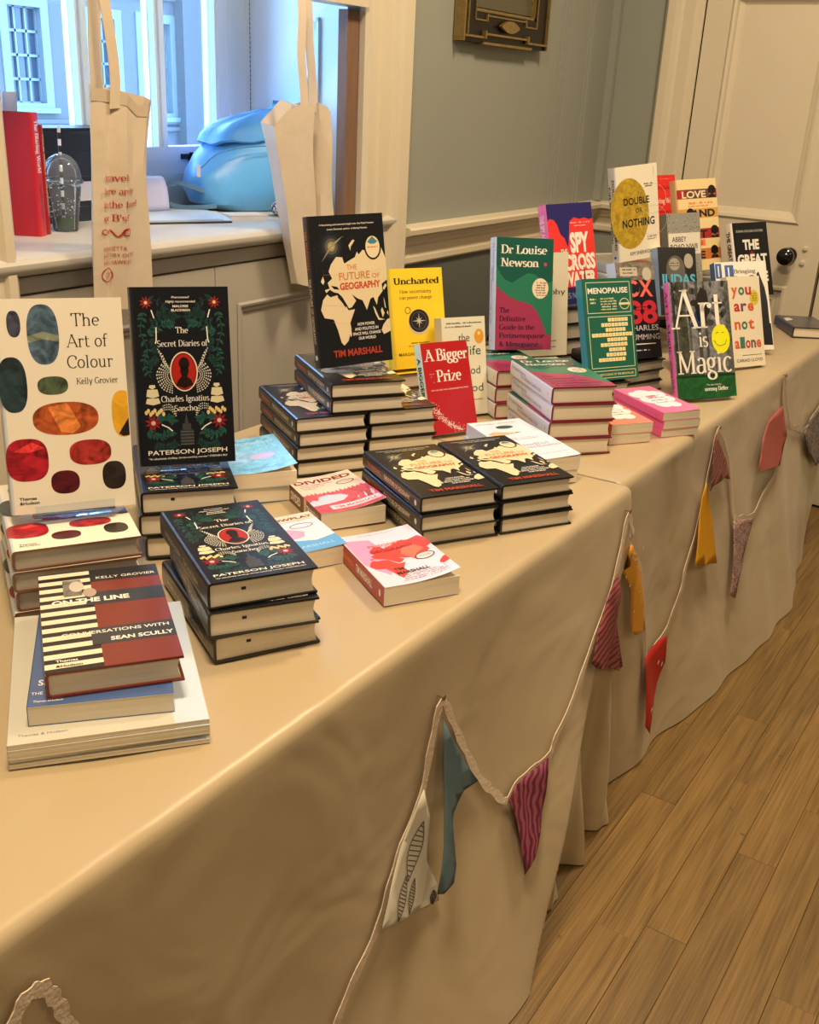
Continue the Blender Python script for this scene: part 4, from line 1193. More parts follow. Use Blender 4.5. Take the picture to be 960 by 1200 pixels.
def cov_yellow(s):
    s.text('Uncharted', .5, .845, .062, .86, INK, 3, kind='serif', thick=.17, thin=.07)
    s.text('How uncertainty', .47, .755, .034, .60, C3(60, 52, 20), 3, kind='serif', thick=.1); s.text('can power change', .47, .695, .034, .62, C3(60, 52, 20), 3, kind='serif', thick=.1)
    s.ring(.30, .585, .055, .036, .012, C3(120, 100, 50), 3, 18)
    s.ell(.50, .46, .205, .125, C3(206, 190, 160), 3, 30); s.ell(.50, .475, .19, .115, C3(26, 24, 26), 4, 30); s.ring(.5, .475, .15, .092, .012, C3(90, 84, 80), 5, 30)
    for k in range(8):
        a = 2 * pi * k / 8; r = .13 if k % 2 == 0 else .08
        s.pts([(.5 + .012 * cos(a + pi / 2), .475 + .008 * sin(a + pi / 2)), (.5 + r * cos(a), .475 + r * .62 * sin(a)), (.5 - .012 * cos(a + pi / 2), .475 - .008 * sin(a + pi / 2))], C3(210, 204, 190), 6)
    s.text('MARGARET HEFFERNAN', .5, .13, .032, .84, C3(90, 70, 10), 3, .01); s.tiny(.3, .25, .4, .012, C3(110, 90, 20), 3, 4, 2); s.tiny(.28, .22, .44, .012, C3(110, 90, 20), 3, 4, 4)
def cov_midlife(s):
    s.tiny(.08, .935, .84, .014, C3(90, 90, 80), 3, 9, 2); s.tiny(.08, .90, .6, .014, C3(90, 90, 80), 3, 8, 5)
    s.ell(.85, .80, .11, .075, C3(224, 156, 50), 2, 24); s.ell(.85, .83, .03, .02, C3(250, 220, 150), 3, 12)
    s.text('the', .5, .755, .085, .26, C3(44, 84, 74), 3, .0); s.text('midlife', .5, .615, .098, .76, C3(44, 84, 74), 3, .0); s.text('method', .5, .42, .085, .7, C3(44, 84, 74), 3, .0); s.text('food', .66, .24, .085, .5, C3(44, 84, 74), 3, .0)
    s.tiny(.5, .15, .42, .014, C3(200, 120, 60), 3, 4, 2)
def cov_midflat(s):
    s.ell(.52, .82, .16, .042, C3(20, 84, 70), 2, 20); s.pts([(.05, .66), (.2, .72), (.62, .66), (.2, .60)], C3(214, 178, 130), 2); s.pts([(.56, .668), (.68, .66), (.56, .648)], C3(60, 40, 30), 3)
    s.tiny(.06, .92, .8, .012, C3(130, 100, 80), 3, 8, 2); s.tiny(.1, .52, .8, .010, C3(120, 130, 160), 3, 8, 3); s.tiny(.1, .49, .7, .010, C3(120, 130, 160), 3, 8, 4)
    s.text('mindful', .52, .33, .05, .62, C3(150, 152, 172), 3, kind='serif'); s.text('wellness', .66, .27, .05, .6, C3(150, 152, 172), 3, kind='serif'); s.tiny(.3, .12, .6, .010, C3(120, 130, 160), 3, 7, 9)
def cov_prize(s):
    s.text('A Bigger', .52, .80, .125, .90, CW, 3, kind='serif', thick=.17, thin=.06); s.text('Prize', .52, .57, .125, .52, CW, 3, kind='serif', thick=.17, thin=.06)
    s.text('WHY NO ONE WINS UNLESS EVERYONE WINS', .5, .475, .016, .80, CW, 3, .0)
    rn = random.Random(3)
    for k in range(260):
        t_ = rn.random(); x = .05 + .62 * t_ ** 1.2 + rn.gauss(0, .045); y = .34 * (1 - t_) ** 1.5 + .01 + abs(rn.gauss(0, .022))
        if 0.01 < x < .97: s.ell(x, y, .008, .005, CW, 3, 5)
    for k in range(5): s.ell(.12 + .02 * k, .66 - .03 * k * (k % 2), .008, .005, CW, 3, 6)
def sp_prize(s): s.text('A BIGGER PRIZE', .5, .25, .5, .7, C3(20, 40, 60), 3, .02)
def cov_guide(s):
    s.rect(0, 0, 1, 1, C3(14, 84, 72), 1)
    s.pts([(0, .76), (.06, .69), (.15, .63), (.28, .60), (.42, .65), (.55, .69), (.68, .68), (.80, .63), (.9, .61), (1, .62), (1, .0), (0, 0)], C3(38, 118, 92), 2)
    s.pts([(0, .58), (.1, .53), (.22, .48), (.4, .44), (.58, .42), (.70, .37), (.80, .28), (.9, .15), (1.0, .12), (1, 0), (0, 0)], C3(158, 50, 88), 3)
    s.text('Dr Louise', .08, .86, .074, .80, CW, 4, kind='serif', thick=.17, thin=.06, al='l'); s.text('Newson', .08, .745, .074, .66, CW, 4, kind='serif', thick=.17, thin=.06, al='l')
    s.ell(.86, .77, .028, .018, C3(190, 70, 100), 4, 10)
    s.ell(.78, .555, .145, .092, C3(232, 216, 190), 4, 28)
    for k in range(6): s.tiny(.69 + .01 * abs(k - 2.5), .60 - .022 * k, .17, .012, C3(90, 60, 50), 5, 3, k)
    for k, (q, wd) in enumerate((('The', .17), ('Definitive', .46), ('Guide to the', .62), ('Perimenopause', .80), ('& Menopause', .70))):
        s.text(q, .07, .335 - .076 * k, .044, wd, C3(48, 16, 50), 5, kind='serif', thick=.16, thin=.07, al='l')
def sp_guide(s): s.text('Dr Louise Newson', .22, .56, .22, .34, C3(120, 130, 160), 3, kind='serif'); s.text('The Definitive Guide to the', .52, .30, .22, .5, C3(120, 130, 160), 3, kind='serif'); s.ell(.92, .5, .012, .14, C3(230, 200, 90), 3, 12)
def cov_phy(s): s.text('Philosophy', .55, .60, .05, .80, INK, 3, kind='serif'); s.text('A Short', .6, .80, .035, .3, C3(214, 170, 90), 3, kind='serif'); s.tiny(.5, .14, .3, .014, C3(150, 140, 110), 3, 3, 2); s.tiny(.42, .08, .45, .014, C3(150, 140, 110), 3, 4, 3)
def cov_spy(s):
    s.rect(0, .0, 1, 1, C3(226, 56, 54), 1)
    s.pts([(0, .84), (.06, .86), (.14, .845), (.2, .80), (.26, .70), (.34, .66), (.40, .56), (.44, .68), (.48, .82), (.58, .86), (.7, .84), (.82, .85), (.92, .83), (1, .84), (1, 1), (0, 1)], C3(40, 36, 104), 2)
    s.rect(0, 0, 1, .17, C3(36, 34, 92), 2)
    s.text('THE', .30, .50, .055, .15, CW, 4, .02); s.text('SPY', .66, .52, .19, .42, CW, 4, .05); s.text('ACROSS', .55, .345, .15, .86, CW, 4, .05); s.text('WATER', .60, .19, .13, .74, CW, 4, .05)
    s.text('THE', .18, .21, .05, .14, CW, 4, .01); s.text('JAMES NAUGHTIE', .5, .06, .06, .86, C3(150, 160, 190), 4, .0)
    s.tiny(.48, .80, .45, .012, C3(244, 180, 170), 4, 5, 1); s.tiny(.55, .77, .3, .012, C3(244, 180, 170), 4, 4, 2); s.pts([(.70, .18), (.735, .18), (.72, .36), (.70, .36)], C3(36, 34, 92), 5)
def sp_spy(s): s.text('THE SPY ACROSS THE WATER', .4, .25, .45, .6, CW, 3, .02)
def cov_meno(s):
    CR = C3(226, 216, 170)
    def fr(x0, y0, x1, y1, t=.010):
        s.rect(x0, y0, x1, y0 + t * .6, CR, 2); s.rect(x0, y1 - t * .6, x1, y1, CR, 2); s.rect(x0, y0, x0 + t, y1, CR, 2); s.rect(x1 - t, y0, x1, y1, CR, 2)
    fr(.07, .66, .95, .965); fr(.07, .12, .95, .63); fr(.07, .02, .95, .095)
    s.text('MENOPAUSE', .50, .855, .055, .80, CW, 3, .03)
    s.tiny(.12, .79, .14, .018, CR, 3, 2, 1); s.tiny(.12, .755, .12, .018, CR, 3, 2, 2)
    for k in range(5): s.tiny(.34, .795 - .026 * k, .32, .014, CR, 3, 4, k + 3)
    s.ring(.82, .745, .10, .056, .012, CR, 3, 20); s.rect(.71, .735, .93, .757, CR, 4)
    rows = [(.46, 6), (.32, 8), (.40, 6), (.12, 12), (.42, 6), (.28, 8), (.44, 5), (.38, 6), (.22, 8)]
    for r, (x0, n) in enumerate(rows):
        for k in range(n):
            x = x0 + .068 * k; y = .575 - .049 * r
            if x < .90: s.rect(x, y, x + .060, y + .036, C3(240, 226, 168), 3); s.rect(x + .024, y + .012, x + .038, y + .024, C3(190, 170, 100) if k != 2 else INK, 4)
    s.text("THE NEW SCIENCE OF THE MENOPAUSE", .51, .045, .022, .78, CR, 3, .01)
def cov_box(s):
    s.rect(0, .82, 1, 1, C3(120, 112, 100, .2), 1)
    s.rect(.1, .86, .55, .95, C3(196, 186, 170), 2); s.tiny(.15, .92, .36, .014, INK, 3, 5, 2); s.tiny(.18, .885, .3, .014, INK, 3, 4, 3); s.ell(.80, .88, .12, .07, C3(190, 184, 170), 2, 22)
    cc, c2 = C3(238, 108, 96), C3(198, 44, 60)
    s.text('BOX', .46, .65, .17, .90, cc, 3, .03); s.ell(.52, .735, .05, .05, C3(20, 18, 30), 4, 16)
    s.text('88', .58, .37, .24, .80, c2, 3, .03); s.tiny(.4, .53, .4, .012, INK, 4, 5, 2); s.tiny(.4, .50, .4, .012, INK, 4, 5, 3)
    s.text('CHARLES', .56, .29, .06, .82, C3(200, 196, 200), 3, .0); s.text('CUMMING', .56, .195, .06, .84, C3(200, 196, 200), 3, .0); s.rect(.2, .145, .86, .155, CW, 3); s.tiny(.3, .08, .4, .012, CW, 3, 4, 1)
def cov_judas(s):
    s.ell(.45, .66, .25, .22, C3(96, 92, 84), 2, 24); s.ell(.42, .75, .14, .09, C3(160, 154, 140), 3, 20); s.ell(.80, .80, .12, .11, C3(170, 164, 150), 3, 20); s.tiny(.3, .76, .24, .016, INK, 4, 3, 1); s.tiny(.3, .72, .24, .016, INK, 4, 3, 3)
    s.text('JUDAS', .5, .45, .16, .92, C3(84, 176, 212), 5, .03); s.text('62', .5, .20, .16, .5, C3(70, 150, 176), 5, .02)
def cov_double(s):
    s.ell(.30, .50, .46, .375, C3(178, 148, 42, .6), 1, 40, clip=2)
    s.ring(.86, .63, .34, .16, .006, C3(190, 180, 160), 2, 36); s.ring(.86, .40, .34, .16, .006, C3(190, 180, 160), 2, 36)
    s.text('DOUBLE', .47, .595, .075, .62, INK, 4, .02); s.text('OR', .52, .50, .055, .16, INK, 4, .0); s.text('NOTHING', .50, .36, .085, .78, INK, 4, .02)
    s.text('KIM SHERWOOD', .56, .055, .042, .6, INK, 4, .0); s.tiny(.66, .79, .22, .012, INK, 4, 3, 1); s.tiny(.68, .765, .18, .012, INK, 4, 3, 2); s.tiny(.70, .225, .22, .012, INK, 4, 3, 4); s.tiny(.70, .20, .22, .012, INK, 4, 3, 5); s.rect(.91, .86, .915, .97, INK, 3)
def sp_double(s): s.text('DOUBLE OR NOTHING', .5, .55, .30, .74, INK, 3, .02); s.text('KIM SHERWOOD', .5, .15, .22, .6, INK, 3, .02); s.ell(.95, .5, .015, .14, C3(40, 80, 200), 3, 12)
def cov_blazing(s):
    for k in range(7):
        x = .2 + .11 * k; s.pts([(x - .04, 0), (x + .05, 0), (x + .02, .12), (x + .015, .24), (x - .015, .24), (x - .02, .12)], C3(120, 14, 20), 2); s.ell(x, .255, .02, .02, C3(120, 14, 20), 2, 10)
    s.text('Jonathan Healey', .5, .80, .05, .8, C3(110, 14, 20), 3, kind='serif'); s.text('The Blazing World', .53, .60, .075, .9, CW, 3, kind='serif', thick=.15); s.text('A New History of', .5, .46, .04, .74, C3(110, 14, 20), 3, kind='serif'); s.text('Revolutionary England', .5, .38, .04, .84, C3(110, 14, 20), 3, kind='serif')
    s.tiny(.1, .94, .8, .012, C3(240, 170, 160), 3, 7, 3)
def sp_blazing(s): s.text('The Blazing World', .27, .32, .42, .42, CW, 3, kind='serif', thick=.16); s.text('Jonathan Healey', .72, .36, .28, .28, C3(90, 10, 16), 3, kind='serif')
def cov_bands(s):
    R, O, B = C3(176, 44, 44), C3(238, 128, 70), C3(26, 22, 24)
    s.rect(0, .79, 1, .89, R, 1); s.rect(.2, .79, .8, .89, C3(104, 66, 54), 2); s.rect(0, .575, 1, .68, C3(216, 160, 84), 1); s.rect(0, .35, 1, .46, R, 1); s.rect(0, .27, .62, .34, O, 1); s.rect(0, .12, 1, .24, C3(200, 120, 60), 1)
    s.text('LOVE', .42, .80, .075, .6, C3(240, 220, 190), 3, .03); s.text('AND', .62, .59, .078, .60, B, 3, .04); s.text('LET', .45, .362, .08, .48, B, 3, .04); s.text('DIE', .38, .135, .08, .44, B, 3, .04)
    s.tiny(.26, .73, .62, .022, O, 3, 5, 1); s.tiny(.26, .70, .5, .016, O, 3, 5, 4); s.text('JOHN HIGGS', .30, .285, .038, .5, C3(150, 40, 20), 3, .02)
    for x, y in ((.88, .86), (.30, .62), (.88, .42), (.84, .20)):
        s.ell(x, y - .01, .075, .05, C3(208, 160, 120), 4, 18); s.ell(x, y + .018, .095, .05, C3(30, 20, 16), 5, 18); s.pts([(x - .1, y - .07), (x + .1, y - .07), (x + .06, y - .03), (x - .06, y - .03)], B, 4)
        s.rect(x - .09, y - .02, x - .06, y + .03, C3(30, 20, 16), 5); s.rect(x + .06, y - .02, x + .09, y + .03, C3(30, 20, 16), 5)
        s.rect(x - .035, y - .022, x - .015, y - .014, B, 6); s.rect(x + .015, y - .022, x + .035, y - .014, B, 6)
def cov_grey(s):
    rn = random.Random(9)
    for k in range(420):
        x, y = rn.random() * .97, rn.random() * .98; v = rn.choice((40, 80, 120, 190)); s.pts([(x, y), (min(1, x + rn.uniform(.01, .05)), y + .004), (x + .01, min(1, y + rn.uniform(.006, .02)))], C3(v, v, v * .96), 1)
    s.rect(.02, .50, .98, .76, C3(226, 220, 206), 3); s.text('ABBEY', .34, .655, .065, .44, INK, 4, .01); s.text('ROAD NW8', .48, .565, .065, .82, INK, 4, .01); s.text('THE INSIDE STORY', .5, .525, .022, .8, INK, 4, .0)
def cov_great(s):
    s.text('SUSAN GOLDIE-COOPER', .5, .87, .032, .76, C3(190, 190, 184), 3, .01); s.text('THE', .5, .64, .13, .46, CW, 3, .05); s.text('GREAT', .5, .44, .13, .84, CW, 3, .05); s.text('WAVE', .5, .2, .13, .8, CW, 3, .05)
    s.pts([(.42, .56), (.5, .62), (.6, .57), (.52, .54)], C3(120, 40, 30), 2)
def sp_great(s): s.text('THE GREAT WAVE', .42, .25, .5, .62, INK, 3, .04)
def cov_bring(s):
    BL = C3(30, 84, 160)
    s.rect(.01, .82, .13, .985, BL, 2); s.rect(.19, .80, .36, .965, BL, 2); s.rect(.06, .84, .08, .96, CW, 3); s.rect(.25, .82, .275, .94, CW, 3)
    s.text('Bringing', .57, .87, .045, .42, INK, 3, kind='serif', thick=.15); s.text('Down the', .57, .795, .045, .40, INK, 3, kind='serif', thick=.15); s.text('Duke', .40, .72, .045, .3, INK, 3, kind='serif', thick=.15)
    s.pts([(.80, .86), (.84, .88), (.88, .80), (.93, .70), (.96, .55), (.96, .30), (.985, .29), (.99, .05), (.72, .06), (.70, .45), (.72, .56), (.76, .66)], INK, 3)
    s.ell(.70, .79, .10, .055, INK, 3, 16); s.ell(.66, .775, .07, .045, C3(232, 226, 214), 4, 16)
def cov_alone(s):
    cols = [C3(216, 92, 52), C3(70, 120, 100), C3(196, 50, 54), C3(110, 66, 110), C3(216, 92, 52), C3(70, 120, 100)]
    for r, (word, x0, y) in enumerate((('you', .12, .80), ('are', .16, .62), ('not', .14, .42), ('alone', .10, .21))):
        for k, ch in enumerate(word): s.text(ch, x0 + (.21 if len(word) < 5 else .165) * k, y, .125, .18 if len(word) < 5 else .145, cols[(k + r * 2) % 6], 3, .03, al='l')
    s.ell(.80, .76, .14, .085, C3(216, 196, 60), 2, 24)
    for k in range(4): s.tiny(.72, .80 - .025 * k, .16, .012, C3(90, 80, 20), 3, 3, k)
    s.rect(.3, .125, .9, .130, INK, 3); s.text('CARIAD LLOYD', .52, .055, .035, .80, C3(60, 44, 40), 3, .01)
def cov_trees(s):
    s.rect(0, 0, 1, 1, C3(112, 112, 118, .3), 1)
    for x, wd, c in ((.08, .20, (64, 66, 54)), (.42, .07, (58, 60, 52)), (.55, .05, (70, 72, 66)), (.9, .12, (84, 86, 84)), (.02, .06, (40, 42, 36)), (.28, .04, (74, 76, 66))):
        s.pts([(x, .12), (min(1, x + wd), .12), (min(1, x + wd * .8), 1), (x + wd * .1, 1)], C3(*c, .2), 2)
    rn = random.Random(8)
    for k in range(60): s.ell(rn.random() * .95 + .02, .6 + rn.random() * .38, .05 * rn.random() + .02, .03, C3(*rn.choice(((60, 62, 60), (30, 34, 30), (130, 130, 136))), .3), 2, 9)
    s.pts([(.40, .80), (.52, .95), (.62, .92), (.66, .74), (.55, .66), (.44, .66)], C3(34, 24, 20), 3); s.pts([(.3, .62), (.44, .78), (.5, .64), (.44, .58)], C3(26, 50, 90), 3)
    s.rect(0, 0, 1, .20, C3(24, 84, 38, .4), 3); s.pts([(0, .2), (.1, .23), (.2, .2), (.35, .22), (.5, .19), (.7, .215), (1, .2), (1, .18), (0, .18)], C3(24, 84, 38), 3)
    for k in range(20): x = .05 + .045 * k; s.rect(x, .18, x + .012, .18 + .05 + .03 * (k % 3), C3(40, 40, 44), 4)
    s.text('Art', .46, .60, .33, .86, CW, 6, kind='serif', thick=.12, thin=.04)
    s.text('is', .50, .44, .13, .15, CW, 6, kind='serif', thick=.14)
    s.text('Magic', .50, .215, .195, .92, CW, 6, kind='serif', thick=.13, thin=.05)
    s.ell(.80, .50, .155, .125, C3(232, 232, 24), 7, 36); YD = C3(70, 72, 10)
    s.line([(.72, .545), (.75, .56), (.765, .55)], .008, YD, 8); s.line([(.82, .552), (.86, .555)], .008, YD, 8)
    s.line([(.69, .48), (.73, .45), (.80, .44), (.87, .455), (.90, .49)], .008, YD, 8); s.line([(.67, .49), (.71, .475)], .006, YD, 8)
    s.text('The next book by', .62, .105, .016, .25, CW, 5); s.text('Jeremy Deller', .66, .06, .034, .40, CW, 5, kind='serif', thick=.2, thin=.06)
def sp_trees(s): s.text('Art is Magic', .34, .30, .42, .54, C3(80, 30, 110), 3, kind='serif', thick=.14); s.text('Jeremy Deller', .80, .30, .34, .28, C3(80, 30, 110), 3, kind='serif', thick=.14)
def cov_les(s): s.text('STORY', .6, .80, .03, .5, C3(170, 170, 170), 3, .0); s.text('CHARLES', .5, .66, .10, .9, CW, 3, .03, slant=.1); s.pts([(.2, .3), (.5, .5), (.9, .35), (.7, .1), (.3, .12)], C3(90, 24, 26, .3), 2); s.ell(.4, .2, .2, .1, C3(50, 50, 60, .3), 2, 16)
def cov_pink(s):
    for x, y, r in ((.25, .70, .2), (.5, .75, .22), (.75, .68, .2), (.28, .48, .2), (.55, .42, .24), (.76, .48, .18), (.4, .30, .18), (.65, .28, .18)): s.ell(x, y, r, r * .62, C3(240, 236, 240), 2, 20)
    for k in range(4): s.tiny(.28 + .04 * (k % 2), .62 - .09 * k, .46, .03, C3(70, 90, 120), 3, 5, k)
def cov_line(s):
    s.rect(0, 0, .44, 1, C3(26, 24, 26), 1)
    for k in range(12): y = .03 + .083 * k; s.pts([(.0, y), (.44, y + .01), (.44, y + .052), (.0, y + .044)], C3(222, 212, 186), 2)
    s.rect(.42, 0, 1, 1, C3(116, 42, 34), 3)
    for y0, y1, c in ((.86, 1.0, (32, 34, 42)), (.60, .74, (38, 46, 60)), (.20, .36, (44, 50, 62))): s.rect(.42 if y0 > .8 else .36, y0, 1, y1, C3(*c), 4)
    s.rect(.19, .72, .34, .90, C3(110, 106, 100, .2), 5); s.ell(.30, .82, .06, .06, C3(190, 186, 178), 6, 18); s.ell(.40, .74, .055, .05, C3(170, 150, 140), 6, 14)
    s.text('KELLY GROVIER', .72, .885, .028, .50, CW, 7, .0); s.text('ON THE LINE', .40, .635, .045, .62, CW, 7, .04)
    s.text('CONVERSATIONS WITH', .55, .305, .03, .82, CW, 7, .01); s.text('SEAN SCULLY', .74, .225, .034, .48, CW, 7, .03)
    s.text('Thames', .08, .082, .020, .16, CW, 7, .02, al='l'); s.text('&Hudson', .08, .040, .018, .19, INK, 7, .02, al='l')
def cov_blue(s): s.text('SEAN', .06, .18, .05, .2, CW, 2, .02, al='l'); s.text('THE', .02, .10, .024, .08, CW, 2, .01, al='l'); s.text('Thames &Hudson', .04, .035, .018, .20, CW, 2, .01, al='l')
def cov_big(s):
    s.text('Thames & Hudson', .05, .045, .016, .24, C3(120, 120, 120), 2, .0, al='l'); s.rect(.16, .86, .18, .885, C3(40, 100, 130), 2); s.rect(.17, .70, .20, .72, C3(40, 100, 130), 2); s.rect(.82, .0, .995, .995, C3(198, 210, 226), 1)
def cov_far(s):
    s.pts([(.05, .5), (.3, .65), (.25, .8), (.1, .75)], C3(220, 220, 214), 2); s.ell(.6, .5, .25, .2, C3(60, 66, 76), 2, 20)

K_OVAL = Kind(.164, .250, .029, True, C3(232, 224, 208), C3(206, 212, 226), C3(120, 84, 66), cover=cov_ovals, spinef=sp_ovals, pages=PAGES_DULL)
K_DIARY = Kind(.148, .245, .038, True, C3(10, 13, 24), C3(14, 19, 34), C3(8, 8, 10), cover=cov_diary, spinef=sp_diary)
K_MAP = Kind(.150, .240, .029, True, C3(11, 12, 17), C3(14, 18, 32), C3(6, 6, 8), cover=cov_map, spinef=sp_map)
K_PRIS = Kind(.122, .186, .030, False, C3(222, 208, 226), C3(170, 26, 34), cover=cov_prisoner, spinef=sp_prisoner, curl=.013)
K_DIV = Kind(.120, .187, .031, False, C3(226, 206, 192), C3(94, 16, 24), cover=cov_divided, spinef=sp_divided, curl=.014)
K_SHAD = Kind(.118, .190, .029, False, C3(214, 216, 232), C3(90, 110, 170), cover=cov_shadow, curl=.004)
K_POW = Kind(.122, .190, .029, False, C3(122, 190, 226), C3(80, 140, 200), cover=cov_power, curl=.014)
K_YEL = Kind(.138, .220, .030, True, C3(240, 206, 44), C3(232, 200, 60), C3(90, 80, 60), cover=cov_yellow)
K_MID = Kind(.125, .218, .030, False, C3(226, 222, 200), C3(214, 210, 190), cover=cov_midlife)
K_MIDF = Kind(.125, .216, .027, False, C3(222, 222, 230), C3(206, 210, 222), cover=cov_midflat, curl=.004)
K_PRIZE = Kind(.122, .197, .026, False, C3(176, 18, 24), C3(214, 232, 208), cover=cov_prize, spinef=sp_prize)
K_GUIDE = Kind(.148, .240, .0365, True, C3(14, 84, 72), C3(216, 216, 222), C3(120, 22, 42), cover=cov_guide, spinef=sp_guide)
K_PHY = Kind(.153, .245, .022, False, C3(218, 210, 188), C3(226, 180, 90), cover=cov_phy)
K_SPY = Kind(.161, .262, .034, True, C3(226, 56, 54), C3(236, 120, 176), C3(30, 28, 60), cover=cov_spy, spinef=sp_spy)
K_MENO = Kind(.150, .243, .024, False, C3(26, 96, 78), C3(54, 150, 170), cover=cov_meno)
K_BOX = Kind(.139, .241, .030, False, C3(22, 20, 34), C3(200, 210, 226), cover=cov_box)
K_JUD = Kind(.132, .197, .032, False, C3(34, 32, 34), C3(150, 180, 222), cover=cov_judas)
K_DBL = Kind(.150, .255, .036, True, C3(232, 224, 204), C3(224, 222, 220), C3(60, 50, 40), cover=cov_double, spinef=sp_double)
K_BLZ = Kind(.145, .229, .032, False, C3(222, 42, 40), C3(216, 34, 36), cover=cov_blazing, spinef=sp_blazing)
K_BAND = Kind(.168, .290, .034, True, C3(238, 214, 158), C3(226, 180, 130), C3(60, 30, 20), cover=cov_bands)
K_GREYB = Kind(.141, .243, .028, False, C3(150, 148, 140), C3(120, 118, 112), cover=cov_grey)
K_GREAT = Kind(.147, .237, .032, True, C3(16, 15, 17), C3(226, 224, 220), C3(10, 10, 10), cover=cov_great, spinef=sp_great)
K_BRING = Kind(.175, .270, .026, False, C3(232, 226, 214), C3(60, 110, 180), cover=cov_bring)
K_ALONE = Kind(.132, .255, .022, False, C3(232, 222, 198), C3(220, 210, 190), cover=cov_alone)
K_ART = Kind(.178, .290, .026, True, C3(112, 112, 118), C3(226, 120, 196), C3(20, 60, 30), cover=cov_trees, spinef=sp_trees)
K_LES = Kind(.13, .21, .02, True, C3(20, 20, 24), C3(30, 30, 34), C3(10, 10, 10), cover=cov_les)
K_PINK = Kind(.108, .198, .020, False, C3(238, 116, 162), C3(236, 96, 150), cover=cov_pink, curl=.003)
K_ORNG = Kind(.115, .198, .024, False, C3(240, 140, 120), C3(236, 120, 110), cover=cov_pink)
K_LINE = Kind(.148, .250, .032, True, C3(60, 30, 28), C3(60, 22, 20), C3(110, 36, 26), cover=cov_line)
K_BLUE = Kind(.155, .240, .024, False, C3(72, 98, 150), C3(60, 84, 134), cover=cov_blue)
K_BIG = Kind(.212, .292, .0058, False, C3(196, 192, 178), C3(170, 166, 156), cover=cov_big, name='softcover_catalogue')
K_DARK = Kind(.140, .215, .036, True, C3(28, 26, 34), C3(30, 28, 36), C3(12, 10, 12), pages=PAGES_DULL)
K_PALE = Kind(.140, .215, .030, True, C3(226, 220, 204), C3(196, 206, 226), C3(80, 70, 60), pages=PAGES_DULL)
K_FAR = Kind(.150, .235, .034, True, C3(50, 54, 62), C3(26, 40, 96), C3(18, 20, 30), cover=cov_far)
K_BLZ2 = Kind(.120, .250, .036, True, C3(190, 20, 30), C3(196, 20, 34), C3(120, 12, 18), cover=cov_blazing, spinef=sp_blazing)
K_THINRED = Kind(.120, .225, .016, True, C3(160, 18, 26), C3(150, 16, 24), C3(90, 10, 16), spinef=lambda s: s.text('YOUR SINGLE CONFESSION', .45, .3, .4, .75, C3(226, 190, 120), 3, .01))
